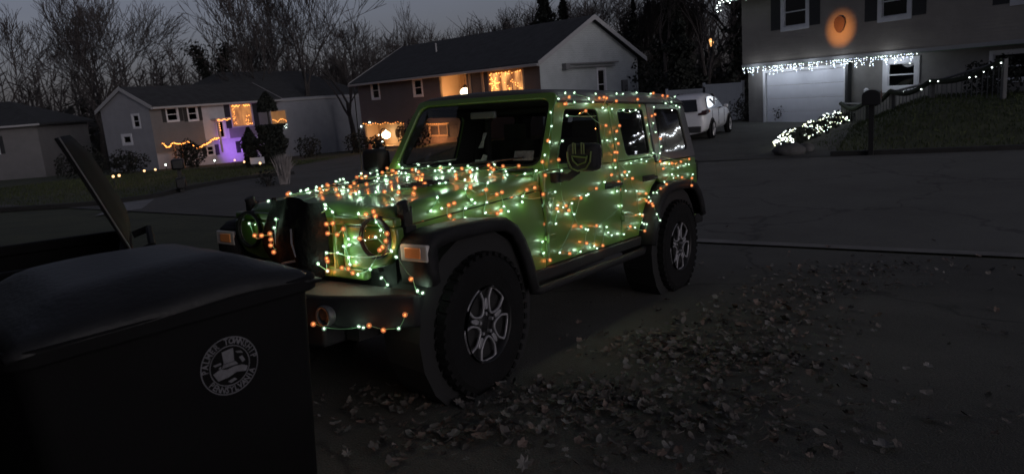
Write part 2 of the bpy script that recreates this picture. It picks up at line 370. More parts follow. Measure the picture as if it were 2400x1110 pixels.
# chassis and inner tub
k = MB(); k.box(-3.66, .42, -.60, .60, .56, 1.02); k.box(-3.68, -.84, -.745, .745, .56, .98); k.box(-.84, .46, -.50, .50, .78, 1.08)
k.build('inner_body', DARK, J)
k = MB()
for s in (-1, 1): k.box(-3.75, .62, s * .43 - .05, s * .43 + .05, .42, .56)
k.box(-.08, .08, -.75, .75, .33, .45); k.box(-3.09, -2.93, -.75, .75, .33, .45); k.box(-2.4, -.7, -.42, .42, .36, .45)
k.build('chassis', DARK, J)
# hood
k = MB(); NX, NY = 22, 24; V = []
for i in range(NX + 1):
    x = .50 - 1.34 * i / NX; w_ = hood_w(x)
    row = [(x, w_ * (2 * j / NY - 1), 0) for j in range(NY + 1)]
    V += [(x, y, hood_z(x, y)) for x, y, _ in row]
F = [(i * (NY + 1) + j, i * (NY + 1) + j + 1, (i + 1) * (NY + 1) + j + 1, (i + 1) * (NY + 1) + j) for i in range(NX) for j in range(NY)]
b0 = len(V)                      # side skirts of the hood
for s, jj in ((-1, 0), (1, NY)):
    st = len(V)
    for i in range(NX + 1):
        x = .50 - 1.34 * i / NX; V.append((x, s * (hood_w(x) + .006), hood_z(x, hood_w(x)) - .055))
    for i in range(NX): F.append((i * (NY + 1) + jj, (i + 1) * (NY + 1) + jj, st + i + 1, st + i))
st = len(V)
for j in range(NY + 1): y = hood_w(.5) * (2 * j / NY - 1); V.append((.502, y, hood_z(.5, y) - .05))
for j in range(NY): F.append((j, j + 1, st + j + 1, st + j))
k.add(V, F); k.build('hood', PAINT, J, smooth=True)
for s in (-1, 1):                # louvred hood vents, latches
    k = MB()
    for i in range(5): k.cbox((-.05 - .055 * i, s * .33, hood_z(-.05 - .055 * i, .33) + .004), (.035, .20, .012))
    k.build('hood_vent', PLAST, J, bevel=.003)
    k = MB(); k.cbox((.40, s * (hood_w(.4) + .034), 1.085), (.07, .05, .13)); k.cbox((.40, s * (hood_w(.4) + .042), 1.02), (.085, .07, .05)); k.tube([(.40, s * (hood_w(.4) + .032), 1.12), (.42, s * (hood_w(.4) + .036), 1.175)], .034, 8)
    k.build('hood_latch', PLAST, J, bevel=.006)
# fender sides + cowl side
for s in (-1, 1):
    k = MB(); N = 26; V = []; F = []
    for i in range(N + 1):
        x = .48 - 1.33 * i / N; top = hood_z(x, hood_w(x)) - .062
        bot = .95 if x > -.33 else (.95 - .37 * sm(-.33, -.52, x)); wt = hood_w(x) + .008
        for j in range(6):
            t = j / 5; z = top + (bot - top) * t; y = wt + (.785 - wt) * sm(-.30, -.62, x) * t + (.016 * math.sin(t * PI) if x < -.3 else 0)
            V.append((x, s * min(y, .795), z))
    for i in range(N):
        for j in range(5): F.append((i * 6 + j, i * 6 + j + 1, i * 6 + 7 + j, i * 6 + 6 + j))
    k.add(V, F); k.build('fender', PAINT, J, smooth=True)
# cowl under the windscreen
k = MB(); k.prism([(-.845, 1.17), (-.86, 1.235), (-.95, 1.262), (-1.0, 1.25), (-1.0, 1.1)], -.74, .74, lambda a, b, d: (a, d, b)); k.build('cowl', PAINT, J, bevel=.01)
k = MB(); k.cbox((-.905, 0, 1.262), (.06, 1.30, .012)); k.build('cowl_vent', PLAST, J)
# windscreen frame, glass, wipers
def ws(a, b, d):     # a: across (-1..1), b: up 0..1, d: depth behind the face
    x = -.945 - .325 * b; z = 1.245 + .555 * b; y = a * (.742 - .082 * b); n = Vector((.86, 0, .51)); c = .035 * (1 - a * a)
    return (x + c - n.x * d, y, z - n.z * d)
outer = rq([(-1, 0), (1, 0), (1, 1), (-1, 1)], [.04, .04, .07, .07], 5); inner = rq([(-.93, .07), (.93, .07), (.93, .925), (-.93, .925)], .13, 5)
def dens(lp, n=3):
    out = []
    for i, p in enumerate(lp):
        q = lp[(i + 1) % len(lp)]
        for j in range(n): out.append((p[0] + (q[0] - p[0]) * j / n, p[1] + (q[1] - p[1]) * j / n))
    return out
k = MB(); k.ring(dens(outer), dens(inner), 0, .05, ws); k.build('windscreen_frame', PAINT, J, bevel=.008)
k = MB(); gi = dens(rq([(-.925, .065), (.925, .065), (.925, .92), (-.925, .92)], .08, 5)); NXg = 14
V = [ws(-.94 + 1.88 * i / NXg, .06 + .875 * j, .02) for i in range(NXg + 1) for j in (0, 1)]
k.add(V, [(2 * i, 2 * i + 2, 2 * i + 3, 2 * i + 1) for i in range(NXg)]); k.build('windscreen', GL_W, J, smooth=True)
inner2 = dens(rq([(-.895, .11), (.895, .11), (.895, .895), (-.895, .895)], .12, 5))
k = MB(); k.ring(dens(inner), inner2, .022, .026, ws); k.build('windscreen_band', PLAST, J)
for a0 in (-.55, .25):
    k = MB(); k.tube([ws(a0, .02, -.03), ws(a0 + .25, .13, -.02)], .009, 5); k.tube([ws(a0 - .1, .10, -.012), ws(a0 + .5, .16, -.012)], .008, 5); k.build('wiper', PLAST, J)
# hard top
k = MB(); V = []; F = []; st = [(-1.262, 0), (-1.34, .02), (-1.9, .028), (-2.6, .03), (-3.3, .022), (-3.62, .008), (-3.70, -.03)]
for x, dz in st:
    for j in range(17):
        a = 2 * j / 16 - 1; y = a * .675; V.append((x, y, 1.795 + dz + .028 * (1 - a ** 2) - .05 * max(0, (abs(a) - .9) / .1) ** 2))
for i in range(len(st) - 1):
    for j in range(16): F.append((i * 17 + j, i * 17 + j + 1, i * 17 + 18 + j, i * 17 + 17 + j))
n0 = len(V)
for x, dz in st:
    for s, j in ((-1, 0), (1, 16)): V.append((x, s * .672, 1.735))
for i in range(len(st) - 1):
    F.append((i * 17, (i + 1) * 17, n0 + 2 * i + 2, n0 + 2 * i)); F.append((i * 17 + 16, (i + 1) * 17 + 16, n0 + 2 * i + 3, n0 + 2 * i + 1))
F.append(tuple([j for j in range(17)] + [n0 + 1, n0])); k.add(V, F)
k.build('hardtop', HARDT, J, smooth=True)
k = MB(); k.box(-3.66, -1.28, -.655, .655, 1.73, 1.745); k.build('headliner', INTR, J)
k = MB(); k.box(-3.70, -3.665, -.66, .66, 1.66, 1.74); k.box(-3.74, -3.69, -.74, .74, .60, 1.22); k.build('tailgate', PAINT, J, bevel=.01)
k = MB(); k.add([(-3.705, -.64, 1.24), (-3.705, .64, 1.24), (-3.70, .60, 1.66), (-3.70, -.60, 1.66)], [(0, 1, 2, 3)]); k.build('rear_window', GL_D, J)
for s in (-1, 1):
    # rail between roof and doors
    k = MB(); k.prism([(-1.262, 1.722), (-1.262, 1.738), (-3.69, 1.738), (-3.69, 1.722)], 0, .03, lambda a, b, d: (a, s * (by(b) + .004 - d), b)); k.build('drip_rail', PLAST, J)
    # doors: lower skin + window frame + glass + handle, each door one part with sub-parts
    for nm, x0, x1, wx0, wx1, tx0, tx1 in (('front_door', -.868, -2.012, -1.055, -1.80, -1.335, -1.88), ('rear_door', -2.030, -2.70, -2.19, -2.70, -2.185, -2.70)):
        front = nm == 'front_door'
        poly = [(x0, .60), (x0, 1.25), (x1, 1.25), (x1, .60)] if front else [(x0, .60), (x0, 1.25), (-2.745, 1.25), (-2.745, 1.06), (-2.62, .99), (-2.50, .86), (-2.43, .70), (-2.41, .60)]
        d = plate(nm, poly, s, PAINT)
        if front:
            o_ = rq([(-.95, 1.255), (-2.012, 1.255), (-2.03, 1.72), (-1.222, 1.72)], [.01, .02, .03, .03]); i_ = rq([(-1.095, 1.285), (-1.79, 1.285), (-1.855, 1.675), (-1.335, 1.675)], [.05, .06, .08, .04])
        else:
            o_ = rq([(-2.03, 1.255), (-2.745, 1.255), (-2.775, 1.72), (-2.042, 1.72)], [.02, .02, .03, .03]); i_ = rq([(-2.20, 1.285), (-2.69, 1.285), (-2.70, 1.675), (-2.185, 1.675)], [.05, .05, .05, .06])
        fr = frame_plate('window_frame', dens(o_, 2), dens(i_, 2), s, PAINT, d, th=.035); frame_plate('inner_trim', dens(o_, 2), dens(i_, 2), s, INTR, d, th=.012, yo=-.038, bevel=0)
        k = MB(); c2 = [( (a + (-1.55 if front else -2.44)) * 0 + a, b) for a, b in i_]
        k.ring(dens(i_, 2), dens([(a * .97 + (-1.55 if front else -2.44) * .03, b * .96 + 1.48 * .04) for a, b in i_], 2), .006, .02, lambda a, b, dd: (a, s * (by(b) - dd), b)); k.build('window_seal', PLAST, d)
        k = MB(); lp = i_; k.add([(a, s * (by(b) - .016), b) for a, b in lp], [tuple(range(len(lp)))]); k.build('window_glass', GL_T if front else GL_D, d)
        hx = -1.86 if front else -2.56
        k = MB(); k.tube([(hx + .09, s * (by(1.08) + .004), 1.075), (hx + .085, s * (by(1.08) + .04), 1.078), (hx - .085, s * (by(1.08) + .04), 1.078), (hx - .09, s * (by(1.08) + .004), 1.075)], .017, 7)
        k.cbox((hx, s * (by(1.08) + .004), 1.078), (.24, .012, .05)); k.build('door_handle', PLAST, d, bevel=.004)
        for hz in (.80, 1.08):
            hx2 = x0 - .03
            k = MB(); k.cbox((hx2 + .01, s * (by(hz) + .012), hz), (.13, .024, .035)); k.tube([(hx2 + .05, s * (by(hz) + .022), hz - .035), (hx2 + .05, s * (by(hz) + .022), hz + .035)], .014, 7)
            k.build('hinge', PAINT, d, bevel=.004)
    # rear quarter: painted lower side + black hardtop corner with window
    plate('quarter_panel', [(-2.755, 1.06), (-2.755, 1.20), (-3.73, 1.20), (-3.73, .62), (-3.60, .62), (-3.55, .80), (-3.42, .93), (-3.2, .995), (-2.86, .995)], s, PAINT)
    o_ = rq([(-2.785, 1.21), (-3.735, 1.21), (-3.68, 1.72), (-2.785, 1.72)], [.01, .03, .05, .02]); i_ = rq([(-2.93, 1.285), (-3.60, 1.285), (-3.545, 1.675), (-2.94, 1.675)], [.04, .06, .06, .05])
    frame_plate('hardtop_side', dens(o_, 2), dens(i_, 2), s, HARDT, J, th=.04)
    k = MB(); k.add([(a, s * (by(b) - .016), b) for a, b in i_], [tuple(range(len(i_)))]); k.build('quarter_glass', GL_D, J)
    # sill, side step
    k = MB(); k.prism([(-.56, .52), (-.60, .595), (-2.40, .595), (-2.42, .52)], -.02, .06, lambda a, b, d: (a, s * (.79 - d), b)); k.build('sill_cover', PLAST, J, bevel=.008)
    k = MB(); k.tube([(-.62, s * .80, .485), (-.70, s * .83, .47), (-2.32, s * .83, .47), (-2.40, s * .80, .485)], .032, 8); k.build('rock_rail', PLAST, J, smooth=True)
    # flares
    def flare(name, path, yin, yout, th=.045):
        pts = path; k = MB(); V = []; n = len(pts)
        for i, (x, z) in enumerate(pts):
            a = Vector(pts[max(0, i - 1)]); b = Vector(pts[min(n - 1, i + 1)]); d = (b - a).normalized(); nn = Vector((d.y, -d.x))
            if nn.y < 0 and 0 < i < n - 1 and False: nn = -nn
            for (yy, off) in ((yin, 0), (yout - .03, .006), (yout - .006, -.006), (yout, -.035), (yout - .012, -.075), (yout - .045, -.075), (yout - .06, -.04), (yin, -.04)):
                V.append((x + nn.x * off, s * yy, z + nn.y * off))
        F = [(i * 8 + j, i * 8 + (j + 1) % 8, i * 8 + 8 + (j + 1) % 8, i * 8 + 8 + j) for i in range(n - 1) for j in range(8)] + [tuple(range(8)), tuple((n - 1) * 8 + j for j in range(8))]
        k.add(V, F); return k.build(name, PLAST, J, smooth=True, bevel=0)
    ff = [(.495, .74), (.51, .82), (.515, .92), (.49, .975), (.44, 1.008), (.34, 1.025), (.2, 1.03), (-.06, 1.03), (-.22, 1.015), (-.32, .965), (-.40, .87), (-.46, .76), (-.51, .64), (-.545, .53)]
    fl = flare('fender_flare', ff, .715, .935)
    k = MB(); k.box(.40, .50, s * .74, s * .905, .76, .985); k.build('flare_nose', PLAST, fl, bevel=.02)
    k = MB(); k.box(.49, .521, s * .735, s * .922, .872, .962); k.build('lamp_housing', mat('pale_lamp_lens', (.42, .40, .38), .3), fl, bevel=.008)
    k = MB(); k.box(.49, .526, s * .765, s * .880, .888, .948); k.build('turn_signal', AMBER, fl, bevel=.008)
    k = MB(); k.box(.44, .50, s * .90, s * .937, .90, .945); k.build('side_marker', GL_L, fl)
    rf = [(-2.34, .53), (-2.38, .66), (-2.44, .80), (-2.54, .92), (-2.66, .99), (-2.80, 1.012), (-3.0, 1.016), (-3.22, 1.01), (-3.38, .97), (-3.50, .88), (-3.585, .76), (-3.62, .66)]
    flare('fender_flare', rf, .74, .935)
    for cx in (0, -3.008):
        k = MB(); k.lathe([(.50, 0), (.54, .30), (.0, .31)], 20, Matrix.Translation((cx, s * .55 if s > 0 else s * .55, .43)) @ Matrix.Rotation(-s * PI / 2, 4, 'X'), cap=False)
        k.build('wheel_liner', DARK, J)
    # mirror
    k = MB(); k.cbox((-1.06, s * .99, 1.335), (.13, .23, .19)); mi = k.build('door_mirror', PLAST, J, bevel=.04)
    k = MB(); k.tube([(-1.0, s * .78, 1.20), (-1.03, s * .88, 1.20), (-1.05, s * .95, 1.25)], .028, 8); k.cbox((-1.01, s * .80, 1.20), (.10, .06, .07)); k.build('mirror_arm', PLAST, mi, bevel=.01)
    k = MB(); k.cbox((-1.127, s * .99, 1.335), (.006, .19, .15)); k.build('mirror_glass', CHROME, mi)
    # headlight, fog light, tail light
    MX = Matrix.Translation((.516, s * .555, .985)) @ Matrix.Rotation(PI / 2, 4, 'Y')
    k = MB(); k.lathe([(.118, -.03), (.118, .012), (.108, .022), (.098, .014), (.098, -.03)], 28, MX, cap=False); hl = k.build('headlight', PLAST, J, smooth=True)
    k = MB(); k.lathe([(.097, 0), (.085, -.03), (.04, -.05), (.0, -.052)], 24, MX, cap=False); k.build('reflector', CHROME, hl, smooth=True)
    k = MB(); k.lathe([(.032, -.045), (.032, -.012), (.02, -.006), (0, -.005)], 14, MX, cap=False); k.cbox((.495, s * .555, .985), (.012, .17, .012)); k.build('projector', PLAST, hl, smooth=True)
    k = MB(); k.lathe([(.099, .004), (.07, .018), (.03, .024), (0, .025)], 24, MX, cap=False); k.build('lens', GL_L, hl, smooth=True)
    MX = Matrix.Translation((.80, s * .42, .60)) @ Matrix.Rotation(PI / 2, 4, 'Y')
    k = MB(); k.lathe([(.058, -.03), (.058, .01), (.05, .016), (.046, 0), (.02, -.01), (0, -.012)], 18, MX, cap=False); k.build('fog_light', mat('dull_lamp', (.04, .04, .045), .5), J, smooth=True)
    k = MB(); k.box(-3.80, -3.72, s * .70 - .07, s * .70 + .085, .96, 1.17); tl = k.build('tail_light', PLAST, J, bevel=.015)
    k = MB(); k.box(-3.815, -3.80, s * .70 - .045, s * .70 + .06, .99, 1.14); k.build('lens', REDL, tl)
# grille with seven slots
k = MB(); pitch = .088; n7 = 7; x0, x1 = .455, .515
k.box(x0, x1, -.70, .70, 1.045, 1.095); k.box(x0, x1, -.44, .44, .735, .80)

for s in (-1, 1): k.prism([(.315, .80), (.315, 1.045), (.71, 1.045), (.715, .97), (.69, .90), (.62, .835), (.47, .80)], x0, x1, lambda a, b, d: (d, s * a, b))
for i in range(8): yb = -.315 + .09 * i; k.box(x0 - .05, x1 + .012, yb - .015, yb + .015, .79, 1.05)
gr = k.build('grille', PAINT, J, bevel=.012)
k = MB()
for i in range(7):
    yb = -.27 + .09 * i; k.box(x0 - .05, x0 - .04, yb - .03, yb + .03, .79, 1.05)
    for j in range(5): k.box(x0 - .04, x0 - .03, yb - .03, yb + .03, .83 + .045 * j, .836 + .045 * j)
k.build('slot_mesh', DARK, gr)
# bumper
k = MB(); k.prism([(.54, -.85), (.70, -.64), (.80, -.40), (.82, 0), (.80, .40), (.70, .64), (.54, .85), (.46, .85), (.46, -.85)], .52, .705, lambda a, b, d: (a, b, d))
k.build('front_bumper', PLAST, J, bevel=.02)
k = MB(); k.box(.52, .76, -.36, .36, .40, .53); k.build('skid_plate', PLAST, J, bevel=.02)
k = MB(); k.box(-3.95, -3.74, -.78, .78, .52, .70); k.build('rear_bumper', PLAST, J, bevel=.02)
# wheels
def petal(r=.222):
    return [(1.0, -.29), (1.0, .29), (.93, .37), (.62, .335), (.42, .19), (.31, .06), (.31, -.06), (.42, -.19), (.62, -.335), (.93, -.37)]
k = MB(); prof = [(.225, -.12), (.30, -.135), (.375, -.135), (.405, -.115), (.415, -.06), (.417, 0), (.415, .06), (.405, .115), (.375, .135), (.30, .132), (.232, .115), (.222, .10)]
RY = Matrix.Rotation(-PI / 2, 4, 'X'); k.lathe(prof, 40, RY, cap=False)
for i in range(40):
    a = 2 * PI * i / 40
    for sgn in (-1, 1):
        Mx = Matrix.Rotation(a + (.04 if sgn > 0 else 0), 4, 'Y') @ Matrix.Translation((.416, sgn * .095, 0)); k.cbox((0, 0, 0), (.026, .06, .036), Mx)
        Mx = Matrix.Rotation(a + (.08 if sgn > 0 else 0), 4, 'Y') @ Matrix.Translation((.416, sgn * .034, 0)); k.cbox((0, 0, 0), (.024, .048, .034), Mx)
k.v = [(x_, y_ * .86, z_) for x_, y_, z_ in k.v]; tyre_me = k.mesh('tyre')
k = MB(); k.lathe([(.0, .02), (.15, .02), (.20, -.02), (.224, -.1)], 30, RY, cap=False); k.lathe([(.226, .118), (.218, .11), (.212, .03), (.20, -.02)], 30, RY, cap=False); k.lathe([(.0, .07), (.045, .07), (.055, .05), (.06, .02)], 18, RY, cap=False)
rimd_me = k.mesh('rim')
k = MB(); Rr = .222
for i in range(5):
    th = -PI / 2 + 2 * PI * i / 5; ct, stt = math.cos(th), math.sin(th)
    lp = [(ct * a * Rr - stt * b * Rr, stt * a * Rr + ct * b * Rr) for a, b in rq(petal(), .06, 3)]
    cen = (ct * .66 * Rr, stt * .66 * Rr); inn = [(cen[0] + (a - cen[0]) * .80, cen[1] + (b - cen[1]) * .82) for a, b in lp]
    k.ring(lp, inn, .085, .100, lambda a, b, d: (a, d, b))
    th2 = th + PI / 5; c2, s2 = math.cos(th2), math.sin(th2)
    web = [(.40, -.05), (.52, -.075), (.68, -.05), (.72, 0), (.68, .05), (.52, .075), (.40, .05)]
    k.prism([(c2 * a * Rr - s2 * b * Rr, s2 * a * Rr + c2 * b * Rr) for a, b in web], .082, .098, lambda a, b, d: (a, d, b))
spoke_me = k.mesh('spokes')
k = MB(); k.tube([(0, .07, 0), (0, .095, 0)], .011, 6); nut_me = k.mesh('lug_nut')
def wheel(cx, cyy, z=.415, steer=0, parent=J):
    wh = bpy.data.objects.new('wheel', None); C.objects.link(wh); wh.parent = parent; wh.location = (cx, cyy, z)
    wh.rotation_euler = (0, rnd.uniform(-.15, .15) * 0, steer + (PI if cyy < 0 else 0))
    put('tyre', tyre_me, RUBB, wh, smooth=False); put('rim', rimd_me, RIMD, wh, smooth=True); put('spokes', spoke_me, SILV, wh, bevel=.004); 
    for i in range(5): a = PI / 2 + 2 * PI * i / 5; put('lug_nut', nut_me, SILV, wh).location = (.063 * math.cos(a), 0, .063 * math.sin(a))
    return wh
for cx, cyy, st_ in ((0, .80, .03), (0, -.80, .03), (-3.008, .80, 0), (-3.008, -.80, 0)): wheel(cx, cyy, steer=st_)
spare = wheel(-3.88, 0, .98); spare.rotation_euler = (0, 0, PI / 2)
# cabin
k = MB(); k.prism([(-.98, .95), (-.99, 1.235), (-1.12, 1.26), (-1.30, 1.22), (-1.34, 1.05), (-1.25, .95)], -.70, .70, lambda a, b, d: (a, d, b)); k.build('dashboard', INTR, J, bevel=.02)
k = MB(); c0 = Vector((-1.50, .36, 1.14)); ax = Matrix.Rotation(math.radians(-65), 4, 'Y')
k.tube([c0 + ax @ Vector((.185 * math.cos(a), .185 * math.sin(a), 0)) for a in [2 * PI * i / 24 for i in range(24)]], .016, 7, closed=True)
for a in (0, 2.1, 4.2): k.tube([c0, c0 + ax @ Vector((.18 * math.cos(a), .18 * math.sin(a), 0))], .018, 5)
k.build('steering_wheel', INTR, J)
for sx, syy in ((-1.95, .36), (-1.95, -.36), (-2.80, .36), (-2.80, -.36)):
    k = MB(); k.cbox((sx, syy, .98), (.50, .46, .14)); k.cbox((sx - .27, syy, 1.20), (.13, .46, .50), Matrix.Translation((0, 0, 0)))
    k.cbox((sx - .30, syy, 1.52), (.09, .24, .15)); k.tube([(sx - .29, syy - .06, 1.42), (sx - .29, syy - .06, 1.5)], .008, 5); k.tube([(sx - .29, syy + .06, 1.42), (sx - .29, syy + .06, 1.5)], .008, 5)
    k.build('seat', INTR, J, bevel=.04)
k = MB()
for s in (-1, 1):
    k.tube([(-2.12, s * .63, 1.0), (-2.12, s * .60, 1.62), (-2.16, s * .56, 1.70), (-2.16, 0, 1.71)], .035, 8); k.tube([(-1.30, s * .58, 1.70), (-2.16, s * .58, 1.70), (-3.2, s * .58, 1.69), (-3.45, s * .60, 1.2)], .03, 7)
k.build('roll_cage', INTR, J)
k = MB(); k.cbox((-1.26, 0, 1.66), (.03, .24, .055)); k.build('interior_mirror', mat('mirror_back', (.10, .10, .11), .4), J, bevel=.01)
k = MB(); k.tube([(-.62, -.70, 1.12), (-.60, -.71, 1.9)], .004, 5); k.build('antenna', PLAST, J)
# registration stickers low on the windscreen
k = MB(); k.add([ws(a, b, .014) for a, b in ((.62, .15), (.84, .15), (.84, .27), (.62, .27))], [(0, 1, 2, 3)]); k.build('window_sticker', mat('pale_sticker', (.06, .06, .065), .6, var=.6, vscale=40), J)
k = MB(); k.add([ws(a, b, .06) for a, b in ((.10, .36), (.17, .36), (.155, .45), (.165, .56), (.11, .56), (.12, .45))], [tuple(range(6))]); k.add([ws(a, b, .05) for a, b in ((.12, .16), (.26, .17), (.26, .25), (.20, .27), (.19, .2), (.12, .20))], [tuple(range(6))]); k.build('pale_shapes', mat('pale_shape', (.16, .16, .17), .6, var=.5, vscale=40), J)  # two flat pale shapes just behind the windscreen
# black quilted cover hung over the middle of the grille
k = MB(); V = []; F = []; nu, nv = 16, 12
for i in range(nv + 1):
    b = i / nv; zc = 1.20 - .47 * b; hw = .205 + .05 * math.sin(b * 2.2) - .11 * max(0, b - .62) / .38
    for j in range(nu + 1):
        a = 2 * j / nu - 1; dep = (.09 + .05 * math.sin(b * 3)) * math.sqrt(max(0, 1 - a ** 4)) + .012 * math.sin(a * 9 + b * 4)
        V.append((.522 + max(0, dep), -.06 + a * hw + .012 * math.sin(b * 9), zc + .012 * math.sin(a * 5) - .02 * a * a))
for i in range(nv):
    for j in range(nu): F.append((i * (nu + 1) + j, i * (nu + 1) + j + 1, (i + 1) * (nu + 1) + j + 1, (i + 1) * (nu + 1) + j))
k.add(V, F); CLOTH = mat('black_cloth', (.0025, .0025, .003), .95, spec=.1, bump=.5, bscale=30)
gc = empty('grille_cover', mw=JM, label='black cloth cover hanging over the middle of the green grille', cat='cloth cover')
k.build('cloth', CLOTH, gc, smooth=True)
k = MB()
for yy in (-.12, .02): k.tube([(.655, yy, 1.03), (.668, yy + .012, .95), (.66, yy + .03, .87)], .006, 5)
k.tube([(.60, -.14, .80), (.665, -.07, .825), (.64, .06, .85)], .007, 5); k.build('drawstring', mat('grey_cord', (.12, .12, .13), .6), gc)
# green reflection on the mirror housing, shaped as wire: two ears and a smile
fg = empty('mirror_reflection_shape', mw=JM, label='yellow-green reflection on the side mirror, shaped in bent wire as a smile with two ears', cat='reflection shape')
YG = mat('reflection_green', (.06, .09, .02), .5); k = MB(); yf = 1.0; xf = -.985
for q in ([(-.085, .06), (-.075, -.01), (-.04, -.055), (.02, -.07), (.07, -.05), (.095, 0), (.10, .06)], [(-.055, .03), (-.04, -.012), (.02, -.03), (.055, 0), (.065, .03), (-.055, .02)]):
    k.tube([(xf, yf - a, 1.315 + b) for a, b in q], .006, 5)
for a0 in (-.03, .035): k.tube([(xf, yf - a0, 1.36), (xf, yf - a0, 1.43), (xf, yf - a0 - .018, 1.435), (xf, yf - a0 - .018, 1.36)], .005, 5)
k.build('wire', YG, fg)
